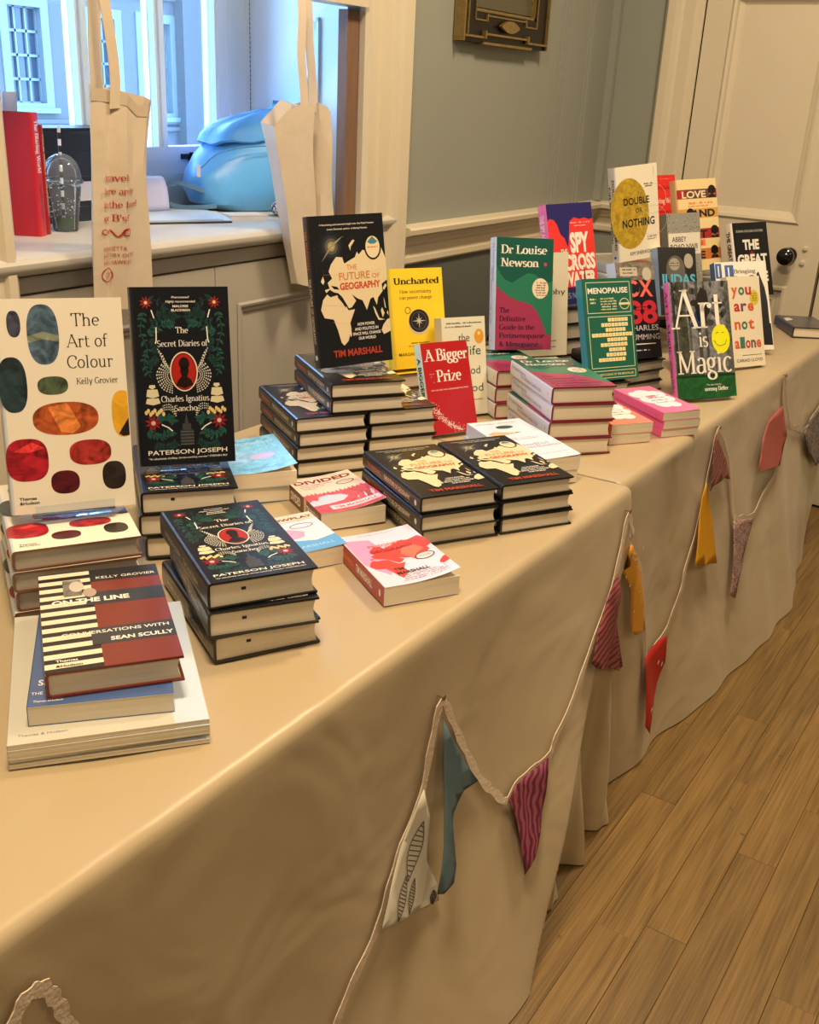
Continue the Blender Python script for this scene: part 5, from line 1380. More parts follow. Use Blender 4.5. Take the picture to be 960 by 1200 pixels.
BUNT = {"T":{"tape":[[0.8278,0.25],[0.8664,0.2931],[0.9272,0.3375],[0.9605,0.3836],[0.9954,0.433],[1.046,0.4865],[1.0709,0.5625],[1.0954,0.6183],[1.1266,0.5682],[1.1614,0.5001],[1.1979,0.4324],[1.2319,0.3896],[1.2613,0.3586],[1.2889,0.3723],[1.3341,0.3768],[1.3902,0.3805],[1.4172,0.403],[1.4695,0.4269],[1.549,0.476],[1.6152,0.5239],[1.6813,0.5752],[1.7342,0.6423],[1.7672,0.6954],[1.7967,0.6475],[1.909,0.5362],[1.9579,0.4378],[2.0049,0.3243],[2.0139,0.2627],[2.0869,0.2654],[2.1343,0.2819],[2.163,0.3249],[2.1962,0.3732],[2.2126,0.4221],[2.2627,0.4812],[2.3136,0.5686],[2.349,0.6658],[2.375,0.7166],[2.449,0.662],[2.5135,0.5787],[2.5491,0.4545],[2.5623,0.4345],[2.6192,0.4202],[2.7255,0.394],[2.8119,0.4252],[2.9201,0.4446],[2.9713,0.4824],[3.0139,0.5359],[3.0192,0.5983],[2.9843,0.6561],[2.9664,0.7565]],"tape2":[[2.9664,0.7565],[3.0221,0.6482],[3.0929,0.5606],[3.167,0.5352],[3.259,0.5056],[3.333,0.499],[3.3926,0.519],[3.589,0.5265]],"loop":[[0.3747,0.6433],[0.391,0.6656],[0.4049,0.6684],[0.4136,0.6638],[0.4227,0.6446],[0.4296,0.6204],[0.4394,0.5822]]},"P":{"leaf":[[1.0436,0.5009],[1.0563,0.4493],[1.0506,0.3707],[1.0684,0.3221],[1.0702,0.2908],[1.041,0.2969],[1.0155,0.3093],[0.9692,0.3227],[0.9232,0.3438],[0.952,0.3929],[0.9976,0.4418]],"teal":[[1.0986,0.5863],[1.1404,0.5017],[1.1752,0.4457],[1.1383,0.4476],[1.1024,0.4301],[1.0954,0.4191],[1.0844,0.3578],[1.07,0.3362],[1.0452,0.3334],[1.0314,0.3408],[1.0609,0.4019],[1.0845,0.47],[1.0955,0.5374]],"zebra":[[1.2623,0.3606],[1.2899,0.3743],[1.3374,0.3776],[1.381,0.3824],[1.3602,0.324],[1.3293,0.2678],[1.2985,0.2444],[1.2657,0.2265],[1.2675,0.2771],[1.2712,0.3217]],"stripe":[[1.7055,0.599],[1.7167,0.5637],[1.797,0.4655],[1.8508,0.3218],[1.8361,0.3199],[1.7006,0.3981],[1.5751,0.4632],[1.559,0.4804],[1.6021,0.5226],[1.6511,0.5627]],"yellow":[[1.7766,0.633],[1.8782,0.5681],[1.9335,0.4495],[1.9632,0.3595],[1.8948,0.3786],[1.8683,0.3998],[1.8531,0.5003],[1.7631,0.6167]],"red":[[1.9937,0.2743],[2.1318,0.2737],[2.1267,0.2065],[2.0819,0.148],[2.0233,0.1233],[2.0049,0.0822],[1.9839,0.1105],[1.9895,0.1949]],"yellow2":[[2.3127,0.6003],[2.3601,0.4909],[2.388,0.3726],[2.2223,0.425],[2.2483,0.5046],[2.2832,0.5685]],"redzebra":[[2.3513,0.713],[2.4573,0.6173],[2.4923,0.5589],[2.4396,0.578],[2.3342,0.59],[2.3181,0.5796],[2.3224,0.6529]],"floral":[[2.5466,0.4336],[2.7022,0.3955],[2.6543,0.3533],[2.5955,0.3006],[2.5561,0.2654],[2.5333,0.2251],[2.5019,0.2436],[2.5275,0.3224],[2.5432,0.3879]],"pink":[[2.957,0.6505],[3.0077,0.5514],[2.9534,0.4755],[2.8475,0.4957],[2.7066,0.5263],[2.7669,0.5966],[2.8407,0.6345]],"dark":[[3.2585,0.4961],[3.3664,0.5205],[3.5675,0.5204],[3.7151,0.2995],[3.5507,0.3086],[3.337,0.415]]}}

# ================================================================== the display, left to right
LB = lambda i: ORD[i]
# ---- big catalogues, blue paperback and striped hardback
pile(K_BIG, (.535, .827, TT + .030), -38.5, 5, lambda i: 'large pale softcover catalogue, %s of the five lowest at the left table edge' % (ORD[i] if i < 4 else 'bottom'), 'large softcover catalogues', jit=.0012, seed=4)
book(K_BLUE, (.571, .838, TT + .030 + .0245), -41.5, 90, 0, 'blue paperback sandwiched between the large catalogues and the striped hardback')
book(K_LINE, (.594, .832, TT + .0872), -36.4, 90, 0, 'striped black and cream hardback with dark red panels lying on top at far left')
# ---- books with coloured ovals
pile(K_OVAL, (.729, 1.064, TT + .1165), -31.5, 4, lambda i: 'white hardback with coloured ovals lying flat, %s of its pile' % (ORD[i] if i < 3 else 'bottom'), 'flat oval-pattern hardbacks', seed=3)
book(K_OVAL, (.781, 1.129, .873), -31.9, 11.3, -1.1, 'white hardback with coloured ovals standing upright on its pile', w=.163, h=.286)
stand((.781, 1.129, .873), -31.9, 11.3, TT + .1167, .163, .286, .029, 'clear acrylic easel under the upright oval-pattern hardback')
# ---- dark flowered diaries
pile(K_DIARY, (.989, 1.109, TT + .109), -39.4, 3, lambda i: 'dark flowered hardback lying flat, %s of the back pile' % (ORD[i] if i < 2 else 'bottom'), 'flowered hardbacks in the back pile', w=.146, h=.228, seed=8)
book(K_DIARY, (1.037, 1.159, .866), -36.7, 11.1, -.5, 'dark flowered hardback with red cameo standing upright', w=.148, h=.274)
stand((1.037, 1.159, .866), -36.7, 11.1, TT + .1092, .148, .274, .038, 'clear acrylic easel under the upright flowered hardback')
pile(K_DIARY, (.823, .812, TT + .113), -30.5, 3, lambda i: 'dark flowered hardback with red cameo, %s of the front pile' % (ORD[i] if i < 2 else 'bottom'), 'flowered hardbacks in the front pile', w=.145, h=.248, offs={1: (-.004, -.003, -3), 2: (.003, -.005, 1.5)})
# ---- map paperbacks
pile(K_POW, (1.232, 1.158, TT + .057), -36.5, 2, lambda i: 'light blue map paperback with lifted cover, %s of two' % ('upper', 'lower')[i], 'light blue paperbacks', seed=5)
book(K_SHAD, (1.072, .914, TT + .029), -27, 90, 0, 'pale blue and pink map paperback beside the front flowered pile', h=.145)
book(K_DIV, (1.247, .966, TT + .031), -29.5, 90, 0, 'pink and cream map paperback with maroon title and curled cover', h=.166)
book(K_PRIS, (1.089, .728, TT + .031), -31.5, 90, 0, 'red and pink map paperback with red spine nearest the table edge')
# ---- world-map hardbacks, rear block
G1 = 'world-map hardbacks in the rear left pile'; G2 = 'world-map hardbacks in the rear right pile'; G3 = 'world-map hardbacks in the front left pile'; G4 = 'world-map hardbacks in the front right pile'
bl = lambda i, n: ORD[i] if i < n - 1 else 'bottom'
pile(K_MAP, (1.419, 1.162, TT + .1155), -32.3, 4, lambda i: 'black world-map hardback, %s of the rear left pile' % bl(i, 4), G1, w=.144, h=.238, seed=2, offs={1: (.004, -.004, .6), 2: (.003, .001, -.4), 3: (.002, -.002, .5)})
pile(K_MAP, (1.549, 1.088, TT + .1155), -32.6, 4, lambda i: 'black world-map hardback, %s of the rear right pile' % bl(i, 4), G2, w=.144, h=.238, seed=6, offs={1: (.006, -.001, .4), 2: (.004, .002, -.5), 3: (.001, .001, .2)})
pile(K_MAP, (1.486, 1.132, TT + .1735), -34.2, 2, lambda i: 'black world-map hardback, %s of the pair bridging the rear piles' % ('upper', 'lower')[i], 'world-map hardbacks bridging the piles', w=.150, h=.239, base=TT + .1157, seed=7)
book(K_MAP, (1.514, 1.177, .930), -27.0, 10.0, 2.0, 'black world-map hardback standing upright above the rear piles', w=.155, h=.280)
stand((1.514, 1.177, .930), -27.0, 10.0, TT + .1737, .155, .280, .029, 'clear acrylic easel under the upright world-map hardback')
# ---- world-map hardbacks, front block
pile(K_MAP, (1.296, .803, TT + .0870), -31.3, 3, lambda i: 'black world-map hardback, %s of the front left pile' % bl(i, 3), G3, w=.143, h=.238, offs={1: (-.006, -.006, .5), 2: (.006, -.002, -.4)})
pile(K_MAP, (1.431, .729, TT + .0870), -31.0, 3, lambda i: 'black world-map hardback, %s of the front right pile' % bl(i, 3), G4, w=.143, h=.238, offs={1: (-.001, -.003, .3), 2: (-.002, -.005, -.3)})
# ---- white illustrated paperbacks right of them
pile(K_MIDF, (1.650, .798, TT + .0545), -33, 2, lambda i: 'white illustrated paperback lying right of the map hardbacks, %s one' % ('upper', 'lower')[i], 'white illustrated paperbacks', w=.124, h=.245, jit=.002)
# ---- yellow, red and cream display copies
pile(K_YEL, (1.792, 1.258, TT + .104), -25.3, 3, lambda i: 'yellow hardback lying flat under the upright yellow one, %s of three' % bl(i, 3), 'flat yellow hardbacks', jit=.002)
book(K_YEL, (1.860, 1.237, .852), -25.3, 14.2, -.7, 'yellow hardback with a compass standing upright')
book(K_MID, (1.922, 1.138, .7475), -25.3, 12.7, -1.2, 'cream paperback with green lettering standing behind the red one', w=.118, h=.222)
book(K_PRIZE, (1.784, 1.085, .7495), -22.9, 20.7, -.8, 'red paperback with white lettering and pale green spine standing')
# ---- green and maroon guides
pile(K_GUIDE, (1.857, .851, TT + .1455), -41, 4, lambda i: 'green and maroon hardback with pale spine, %s of the front guide pile' % bl(i, 4), 'guides in the front pile', w=.143, h=.236, offs={1: (.002, -.003, -.6), 2: (-.003, -.002, .5), 3: (-.002, -.004, 0)})
pile(K_GUIDE, (2.012, 1.062, TT + .112), -36, 3, lambda i: 'green and maroon hardback with pale spine, %s of the rear guide pile' % bl(i, 3), 'guides in the rear pile', w=.140, h=.20, jit=.003, seed=12)
book(K_GUIDE, (2.155, 1.150, .862), -35.2, 12.2, -2.2, 'green and maroon hardback standing upright on the rear guide pile', w=.153, h=.264)
stand((2.155, 1.150, .862), -35.2, 12.2, TT + .1122, .153, .264, .0365, 'clear acrylic easel under the upright green and maroon hardback')
# ---- behind them
pile(K_PALE, (2.320, 1.190, TT + .060), -36.5, 2, lambda i: 'pale hardback lying flat behind the green guides, %s one' % ('upper', 'lower')[i], 'pale hardbacks behind the guides', jit=.002, h=.125)
book(K_PHY, (2.330, 1.195, .8045), -36.5, 9.8, .3, 'cream paperback with gold edge standing behind the green guide', w=.163, h=.262)
pile(K_DARK, (2.492, 1.160, TT + .170), -24, 4, lambda i: 'dark hardback with dull page edges under the upright red and blue book, %s of four' % bl(i, 4), 'dark hardbacks in the left rear pile', w=.155, h=.225, jit=.003)
book(K_SPY, (2.492, 1.158, .9195), -22.3, 15.1, 1.8, 'red and dark blue hardback with large white capitals and pink spine')
# ---- green crossword book and friends
pile(K_DARK, (2.247, .932, TT + .056), -28.7, 2, lambda i: 'dark hardback lying under the green crossword book, %s one' % ('upper', 'lower')[i], 'dark hardbacks under the crossword book', w=.122, h=.20, jit=.002)
book(K_MENO, (2.245, .935, .8050), -28.7, 18.7, -.5, 'green paperback with a crossword grid and teal spine standing')
pile(K_DARK, (2.405, .912, TT + .082), -20.6, 3, lambda i: 'grey-edged hardback under the navy book with red numerals, %s of three' % bl(i, 3), 'hardbacks under the navy book', w=.150, h=.19, jit=.003)
book(K_BOX, (2.407, .916, .8330), -20.6, 20.1, -2.7, 'navy paperback with coral and red numerals standing')
pile(K_PINK, (2.137, .708, TT + .0585), -34, 3, lambda i: 'pink paperback with a white cloud shape, %s of three' % bl(i, 3), 'pink paperbacks', jit=.002, offs={1: (.003, -.003, .5), 2: (.004, .0, -.5)}, w=.100)
pile(K_ORNG, (2.012, .775, TT + .046), -35.5, 2, lambda i: 'coral paperback with a white cloud shape left of the pink pile, %s one' % ('upper', 'lower')[i], 'coral paperbacks', jit=.002, w=.105, h=.18)
book(K_ART, (2.437, .775, .7500), -35.2, 21.5, .4, 'large grey and green book with a yellow smiling face and pink spine standing', h=.292)
# ---- rear centre
pile(K_PALE, (2.850, 1.143, TT + .252), -29.2, 8, lambda i: 'pale hardback under the upright gold-disc book, %s of eight' % ('top', 'second', 'third', 'fourth', 'fifth', 'sixth', 'seventh', 'bottom')[i], 'pale hardbacks in the tall rear pile', w=.155, h=.22, jit=.004)
book(K_DBL, (2.860, 1.140, .9990), -29.2, 8.5, 6.3, 'tall cream hardback with a gold disc standing on the highest pile', h=.262)
riser(3.32, 1.26, -30, .16, .10, TT, .978, 'clear acrylic riser under the upright scarlet paperback')
book(K_BLZ, (3.364, 1.258, .9875), -30.6, 16.6, 2.1, 'scarlet paperback with small dark figures standing behind the gold-disc book')
riser(3.29, 1.11, -29, .18, .10, TT, .918, 'clear acrylic riser under the banded hardback')
book(K_BAND, (3.305, 1.098, .9285), -29.2, 16.1, 2.9, 'cream and red banded hardback with portrait heads standing')
riser(3.02, 1.055, -24, .15, .08, TT, .884, 'clear acrylic riser under the grey patterned paperback')
book(K_GREYB, (3.039, 1.037, .8925), -24.0, 14.3, .9, 'grey patterned paperback with a white title panel standing')
riser(2.885, 1.02, -34, .14, .07, TT, .848, 'clear acrylic riser under the dark blue-titled paperback')
book(K_JUD, (2.900, 1.010, .8600), -34.9, 20.5, -.9, 'dark paperback with blue title lettering standing in the middle')
pile(K_DARK, (2.62, 1.03, TT + .145), -26, 4, lambda i: 'dark hardback stacked behind the navy book, %s of four' % bl(i, 4), 'dark hardbacks in the middle rear pile', w=.14, h=.20, jit=.004, seed=31)
riser(3.358, .936, -32, .16, .08, TT, .852, 'clear acrylic riser under the black book with white capitals')
book(K_GREAT, (3.375, .927, .8635), -32.3, 20.7, 2.0, 'black hardback with white capitals and white spine standing near the door')
book(K_BRING, (3.046, .856, .7510), -42.0, 23.6, 2.5, 'cream paperback with a black silhouette and blue squares standing')
book(K_ALONE, (2.888, .775, .7480), -26.0, 19.5, -1.0, 'cream paperback with multicoloured letters and a yellow dot standing')
book(K_LES, (2.735, .885, .7835), -24.0, 17, -14, 'dark tilted hardback leaning between the grey-green and the multicoloured books')
book(K_FAR, (3.492, .765, TT + .0345), -58, 90, 0, 'dark blue and white hardback lying flat at the far end of the table', w=.13, h=.20)

# ================================================================== on the window seat
book(K_BLZ2, (1.492, 1.922, SZ + .0006), 117, 0, 0, 'fat red hardback standing on the window seat, spine out')
book(K_THINRED, (1.510, 1.932, SZ + .0006), 117, 0, 0, 'thin dark red hardback beside the fat red one on the window seat')
# plastic cup with green drink
CUPM = glass('clear_plastic', (.95, .98, 1.0), .05, .05)
cup_r = empty('plastic_cup', (1.568, 1.955, SZ), 'clear plastic cup with domed lid, striped straw and a little green drink', 'cup')
g = G(); g.lathe([(.001, .001), (.026, .001), (.027, .004), (.0405, .102), (.043, .104), (.043, .107), (.039, .107), (.0255, .005), (.001, .0035)], 0, 0, 28); g.build('cup_body', CUPM, cup_r, smooth=True)
g = G(); g.lathe([(.001, .0045), (.0252, .0045), (.0288, .030), (.001, .030)], 0, 0, 28); tag(g.build('green_drink', mat('green_juice', (.035, .13, .02), .2, .5, noise=.3, nscale=60), cup_r, smooth=True), 'dark green drink')
g = G(); g.lathe([(.044, .103), (.0455, .106), (.0455, .112), (.042, .114), (.042, .120), (.040, .132), (.034, .148), (.022, .160), (.010, .165), (.009, .164), (.021, .159), (.033, .147), (.039, .131), (.041, .119), (.041, .113), (.043, .110)], 0, 0, 28); tag(g.build('dome_lid', CUPM, cup_r, smooth=True), 'clear domed lid')
g = G()
for k in range(16):
    z0 = .006 + k * .0135; g.lathe([(.0035, z0), (.0035, z0 + .0135)], -.004 + .0 * k, 0, 8, c=CW if k % 2 else INK)
o = g.build('straw', PRINTM, cup_r, smooth=True); o.rotation_euler = (radians(-2), radians(3), 0); tag(o, 'black and white striped paper straw')
rn = random.Random(2); g = G()
for k in range(90):
    a, z = rn.uniform(0, 2 * pi), rn.choice((rn.uniform(.03, .075), rn.uniform(.095, .102))); r = .026 + .0135 * z / .1
    x, y = r * .985 * cos(a), r * .985 * sin(a); q = rn.uniform(.0006, .0016); g.box(x - q, y - q, z - q, x + q, y + q, z + q)
g.build('froth', mat('froth', (.7, .75, .7), .6), cup_r)['kind'] = 'stuff'

# black storage box with label
crate = empty('storage_box', (1.72, 2.130, SZ), 'black storage box with a ribbed front against the window sash', 'box')
PL = mat('black_plastic', (.022, .026, .034), .35, .5)
g = G(); g.box(-.13, -.065, 0, .13, .065, .19); g.box(-.127, -.067, .155, .127, -.065, .16); g.box(-.127, -.068, .10, .127, -.065, .104); g.box(-.10, -.069, .03, .10, -.065, .035); g.build('box_body', PL, crate)
g = G(); g.box(-.136, -.072, .19, .136, .072, .206); g.box(-.130, -.066, .206, .130, .066, .212); g.build('lid', PL, crate)
g = G(); g.box(-.035, -.0705, .048, .045, -.0695, .092); tag(g.build('paper_label', mat('label_paper', (.62, .62, .72), .7), crate), 'white paper label')
g = G()
rows = [[(1.528 + .042 * j / 3 + .004 * sin(k), 2.085 + .003 * sin(k * .8) + .002 * j, SZ + .001 + .285 * k / 6) for j in range(4)] for k in range(7)]
g.grid(rows); o = g.build('card_sheet', mat('white_card', (.66, .64, .74), .6), smooth=True); md = o.modifiers.new('thick', 'SOLIDIFY'); md.thickness = .001
tag(o, 'white card standing up behind the red books', 'card')

# folder, folded sheet, small notebook
fo = empty('document_folder', (0, 0, SZ), 'pale blue folder with dark edges lying on the window seat', 'folder')
P = [(1.74, 1.955), (1.985, 1.835), (2.10, 2.00), (1.985, 2.10)]
g = G(); g.extrude(P, lambda a, b, k: (a, b, (.0005, .0035)[k])); g.build('back_cover', PL, fo)
g = G(); g.extrude([(x + .008, y + .006) for x, y in P], lambda a, b, k: (a, b, (.004, .0055)[k])); g.build('paper_sheet', mat('pale_blue_paper', (.58, .66, .74), .45), fo)
g = G(); g.extrude([(x - .012, y + .018) for x, y in P], lambda a, b, k: (a, b, (.006, .0085)[k])); g.build('front_cover', mat('pale_plastic_cover', (.56, .66, .76), .3), fo)
g = G()
a0, a1 = Vector((1.86, 2.10)), Vector((1.985, 2.055))
rows = []
for k in range(9):
    q = k / 8; ang = pi * .5 * q
    z = .010 + .082 * sin(ang * 1.0); off = -.10 * (1 - cos(ang)) * 0 + .045 * (q ** 2)
    d = Vector((.35, .93)) * off
    rows.append([(a0.x + (a1.x - a0.x) * t_ / 6 + d.x, a0.y + (a1.y - a0.y) * t_ / 6 + d.y, SZ + z) for t_ in range(7)])
for k in range(1, 6):
    q = k / 5; d = Vector((.35, .93)) * (.045 + .03 * q)
    rows.append([(a0.x + (a1.x - a0.x) * t_ / 6 + d.x, a0.y + (a1.y - a0.y) * t_ / 6 + d.y, SZ + .092 - .078 * q * q) for t_ in range(7)])
g.grid(rows); o = g.build('folded_paper', mat('lilac_paper', (.60, .58, .76), .6), smooth=True); md = o.modifiers.new('thick', 'SOLIDIFY'); md.thickness = .0012
tag(o, 'lilac-white folded sheet arching over the folder', 'paper')
nb = empty('notebook', (2.085, 1.885, SZ), 'small cream notebook lying on the window seat beside the folder', 'notebook'); nb.rotation_euler[2] = radians(-25)
g = G(); g.box(-.05, -.035, .001, .05, .035, .010); g.build('page_block', PAGES, nb)
g = G(); g.box(-.051, -.036, .010, .051, .036, .0115); g.box(-.051, -.036, 0, .051, .036, .001); g.build('cover', mat('cream_card', (.7, .6, .48), .6), nb)

# blue drawstring backpack
BAGM = mat('sky_blue_nylon', (.12, .42, .80), .35, .5, noise=.06, nscale=8, bump=.35, bscale=14, sheen=.2)
bag = empty('blue_backpack', (2.265, 2.04, SZ), 'sky blue soft backpack slumped on the window seat', 'bag'); bag.rotation_euler[2] = radians(-28)
g = G(); rows = []
prof = [(.0, .02, 0), (.12, .085, .002), (.17, .105, .022), (.185, .112, .06), (.18, .108, .10), (.165, .10, .14), (.145, .085, .175), (.12, .07, .20), (.06, .035, .215), (.0, .002, .218)]
for k, (rx, ry, z) in enumerate(prof):
    row = []
    for j in range(36):
        a = 2 * pi * j / 36; ca, sa = cos(a), sin(a)
        rr = 1 + .035 * sin(3 * a + k * .9) + .02 * sin(7 * a + k * 1.7)
        x = max(rx, .001) * math.copysign(abs(ca) ** .85, ca) * rr; y = max(ry, .001) * math.copysign(abs(sa) ** .85, sa) * rr
        sag = -.012 * sin(a * 2 + .5) * (z / .2)
        row.append((x + .045 * (z / .2) ** 2, y, max(.0005, z + sag)))
    rows.append(row)
g.grid(rows, close=True); g.build('bag_body', BAGM, bag, smooth=True)
g = G(); rows = []
for k, (rx, ry, z, dx) in enumerate([(.135, .085, .185, .02), (.15, .095, .19, .02), (.15, .095, .21, .03), (.135, .085, .235, .04), (.10, .06, .255, .06), (.05, .03, .268, .075), (.002, .001, .27, .08)]):
    rows.append([(dx + rx * cos(2 * pi * j / 32) * (1 + .05 * sin(5 * 2 * pi * j / 32)), ry * sin(2 * pi * j / 32), z + .03 * (cos(2 * pi * j / 32) * .5) + .004 * sin(j * 1.3)) for j in range(32)])
g.grid(rows, close=True); tag(g.build('bag_flap', BAGM, bag, smooth=True), 'gathered top flap')
g = G(); g.tube(catmull([(-.155, -.085, .115), (-.12, -.108, .15), (-.06, -.116, .168), (.02, -.116, .175), (.10, -.105, .172)], 6), .0022, 6)
g.build('zip_line', mat('bag_seam_blue', (.08, .26, .42), .5), bag, smooth=True)
g = G(); g.box(-.168, -.094, .092, -.160, -.086, .122); tag(g.build('zip_pull', mat('cream_leather', (.7, .66, .58), .5), bag), 'cream zip pull')
g = G(); cpath = catmull([(-.15, -.06, .05), (-.22, -.045, .07), (-.255, -.03, .055), (-.245, -.03, .02), (-.20, -.04, .006), (-.12, -.07, .012)], 7)
rows = []
for p in cpath: rows.append([(p.x, p.y - .002, p.z - .002), (p.x, p.y - .030, p.z + .0), (p.x + .001, p.y - .030, p.z + .012), (p.x, p.y - .002, p.z + .004)])
g.grid(rows, close=True); tag(g.build('shoulder_strap', mat('strap_blue', (.10, .22, .36), .5, bump=.2), bag, smooth=True), 'loop of darker blue strap')

# navy patterned scarf
def print_mat(name, a, b, scale, kind='voronoi', c=None, dist=0.0, rot=0, thr=.5, rough=.7):
    m, t, bs = nodes(name)
    tc = t.nodes.new('ShaderNodeTexCoord'); mp = t.nodes.new('ShaderNodeMapping'); mp.inputs['Rotation'].default_value = (0, rot, 0)
    t.links.new(tc.outputs['Object'], mp.inputs[0])
    if kind == 'voronoi':
        n = t.nodes.new('ShaderNodeTexNoise'); n.inputs['Scale'].default_value = scale; n.inputs['Distortion'].default_value = 2.5; n.inputs['Detail'].default_value = 2; o = n.outputs[0]
    else:
        n = t.nodes.new('ShaderNodeTexWave'); n.inputs['Scale'].default_value = scale; n.inputs['Distortion'].default_value = dist; n.inputs['Detail'].default_value = 1.5; n.inputs['Detail Scale'].default_value = 1.2
        n.bands_direction = 'Z'; o = n.outputs['Fac']
    t.links.new(mp.outputs[0], n.inputs['Vector'])
    cr = t.nodes.new('ShaderNodeValToRGB'); cr.color_ramp.interpolation = 'CONSTANT'
    e = cr.color_ramp.elements; e[0].position = 0; e[0].color = (*a, 1); e[1].position = thr; e[1].color = (*b, 1)
    if c:
        for pos, col in c: q = e.new(pos); q.color = (*col, 1)
    t.links.new(o, cr.inputs[0]); t.links.new(cr.outputs[0], bs.inputs['Base Color']); bs.inputs['Roughness'].default_value = rough
    return m
SCARF = print_mat('navy_print_cloth', (.02, .03, .10), (.66, .66, .66), 70, thr=.5)
g = G()
for (x, y, r, zz) in ((2.205, 1.865, .028, .02), (2.255, 1.85, .034, .026), (2.30, 1.84, .032, .03), (2.325, 1.86, .028, .06)):
    b0 = len(g.v); rows = []
    for i in range(9):
        th = pi * i / 8
        rows.append([(x + r * sin(th) * cos(2 * pi * j / 14) * (1 + .18 * sin(3 * 2 * pi * j / 14 + i)), y + r * .9 * sin(th) * sin(2 * pi * j / 14) * (1 + .15 * sin(2 * 2 * pi * j / 14)), SZ + .0005 + zz * (1 - cos(th))) for j in range(14)])
    g.grid(rows, close=True)
tag(g.build('patterned_scarf', SCARF, smooth=True), 'navy and white patterned scarf crumpled behind the second tote bag', 'scarf')

# ================================================================== tote bags hanging from the board
def calico(name, rgb):
    return mat(name, rgb, .75, .2, noise=.06, nscale=9, bump=.25, bscale=22, sheen=.15)
TOTE = calico('natural_tote_canvas', (.60, .50, .385))
TOTE2 = calico('pale_tote_canvas', (.64, .55, .45))
def ribbon(g, P, w, dirv, th=.0015):
    """flat band along P; dirv = width direction per point or constant"""
    P = catmull(P, 6); rows = []
    for i, p in enumerate(P):
        d = Vector(dirv(i / (len(P) - 1)) if callable(dirv) else dirv).normalized()
        tn = (P[min(i + 1, len(P) - 1)] - P[max(0, i - 1)]).normalized(); nn = tn.cross(d).normalized() * th / 2
        rows.append([p - d * w / 2 - nn, p + d * w / 2 - nn, p + d * w / 2 + nn, p - d * w / 2 + nn])
    b = len(g.v); g.grid(rows, close=True); g.face([b, b + 1, b + 2, b + 3]); e = len(g.v) - 4; g.face([e + 3, e + 2, e + 1, e])
t1 = empty('tote_bag', (1.48, 1.665, 1.0), 'natural canvas tote bag with small red lettering hanging left in the window', 'bag', 'hanging tote bags')
BY = 1.665
def toteprof(q):
    """q 0 top..1 bottom -> list of (x,y) around the folded bag"""
    xl = 1.417 + (-.026) * q; xr = 1.567 - .026 * sin(min(1, q * 2.2) * pi / 2) * 1 + .010 * q
    f = .5 + .5 * sstep(.0, .35, q)
    xm = xl + (xr - xl) * (.50 - .12 * q)
    return [(xl, BY), (xl + .02, BY - .010 * f), (xl + (xm - xl) * .6, BY - .004), (xm, BY - .020 * (.4 + f)), (xm + (xr - xm) * .45, BY - .008), (xm + (xr - xm) * .75, BY - .014 * (1 - q)), (xr, BY - .002), (xr - .005, BY + .010), (xm, BY + .014), (xl + .006, BY + .010)]
def topz1(x): return 1.405 - .018 * sstep(1.43, 1.56, x) - .014 * sin(max(0, min(1, (x - 1.49) / .075)) * pi)
g = G(); rows = []
for k in range(26):
    q = k / 25; pr = toteprof(q)
    rows.append([(x - 1.48, y - 1.665 + .0015 * sin(9 * q + 3 * i), (topz1(x) if True else 0) * (1 - q) + .985 * q - 1.0 + (.008 * (1 - q) if i >= 7 else 0)) for i, (x, y) in enumerate(pr)])
g.grid(rows, close=True); b_ = len(g.v) - 10; g.face(list(range(b_, b_ + 10)))
o = g.build('bag_body', TOTE, t1, smooth=True)
g = G(); rows = []
for k in range(4):
    q = k / 3 * .055; pr = toteprof(q); rows.append([(x - 1.48, y - 1.665 - .0012, (topz1(x) + .0006) * (1 - q) + .985 * q - 1.0) for x, y in pr[:7]])
g.grid(rows); tag(g.build('top_hem', calico('tote_hem', (.52, .425, .32)), t1, smooth=True), 'stitched top hem')
g = G(); ribbon(g, [(-.017, -.012, .37), (-.012, -.012, .44), (-.02, -.004, .56), (-.028, .02, .70), (-.026, .035, .76)], .022, lambda t_: (1, -.2, .1)); g.build('handle', TOTE, t1, smooth=True)
g = G(); ribbon(g, [(-.036, .012, .40), (-.036, .012, .47), (-.030, .014, .56), (-.022, .03, .70), (-.022, .042, .76)], .03, lambda t_: (1, 0, .05)); g.build('handle', TOTE, t1, smooth=True)
# red lettering wrapped on the front fold
REDI = C3(176, 40, 30)
s = Sheet(.17, .30)
for k, (q, x0, wd) in enumerate((('travels', .13, .29), ('here are the', .11, .42), ('in the future!', .10, .50), ("or B's!\"", .10, .31))):
    s.text(q, x0, .74 - .085 * k, .040, wd, REDI, 2, kind='serif', al='l', thick=.14, thin=.06)
s.line([(x, y) for x, y in [(.16 + .22 * i / 30 + .03 * sin(i / 30 * 12) * 0, .405 + .022 * sin(i / 30 * 9)) for i in range(31)]], .016, REDI, 2)
s.ring(.37, .41, .055, .028, .016, REDI, 2, 16); s.ring(.11, .415, .04, .02, .012, REDI, 2, 14)
for k, (q, wd) in enumerate((('HENRIETTA', .26), ('HISTORY OF TIME"', .42), ('HEN HAWKING', .34))): s.text(q, .09, .295 - .045 * k, .026, wd, REDI, 2, .0, al='l')
s.ring(.145, .135, .085, .048, .012, REDI, 2, 20); s.text('14', .145, .112, .040, .07, REDI, 2, kind='serif')
o = s.build('lettering', PRINTM, t1); me = o.data
for v in me.vertices:
    lx, lz = v.co.x, v.co.y; z = 1.015 + lz; q = (1.405 - z) / .42; pr = toteprof(max(0, min(1, q))); X_ = pr[0][0] + .001 + lx
    yy = pr[0][1]
    for (xa, ya), (xb, yb) in zip(pr[:6], pr[1:7]):
        if xa <= X_ <= xb: yy = ya + (yb - ya) * (X_ - xa) / (xb - xa); break
    v.co = (X_ - 1.48, yy - 1.665 - .0035, z - 1.0)
tag(o, 'small red serif lettering')
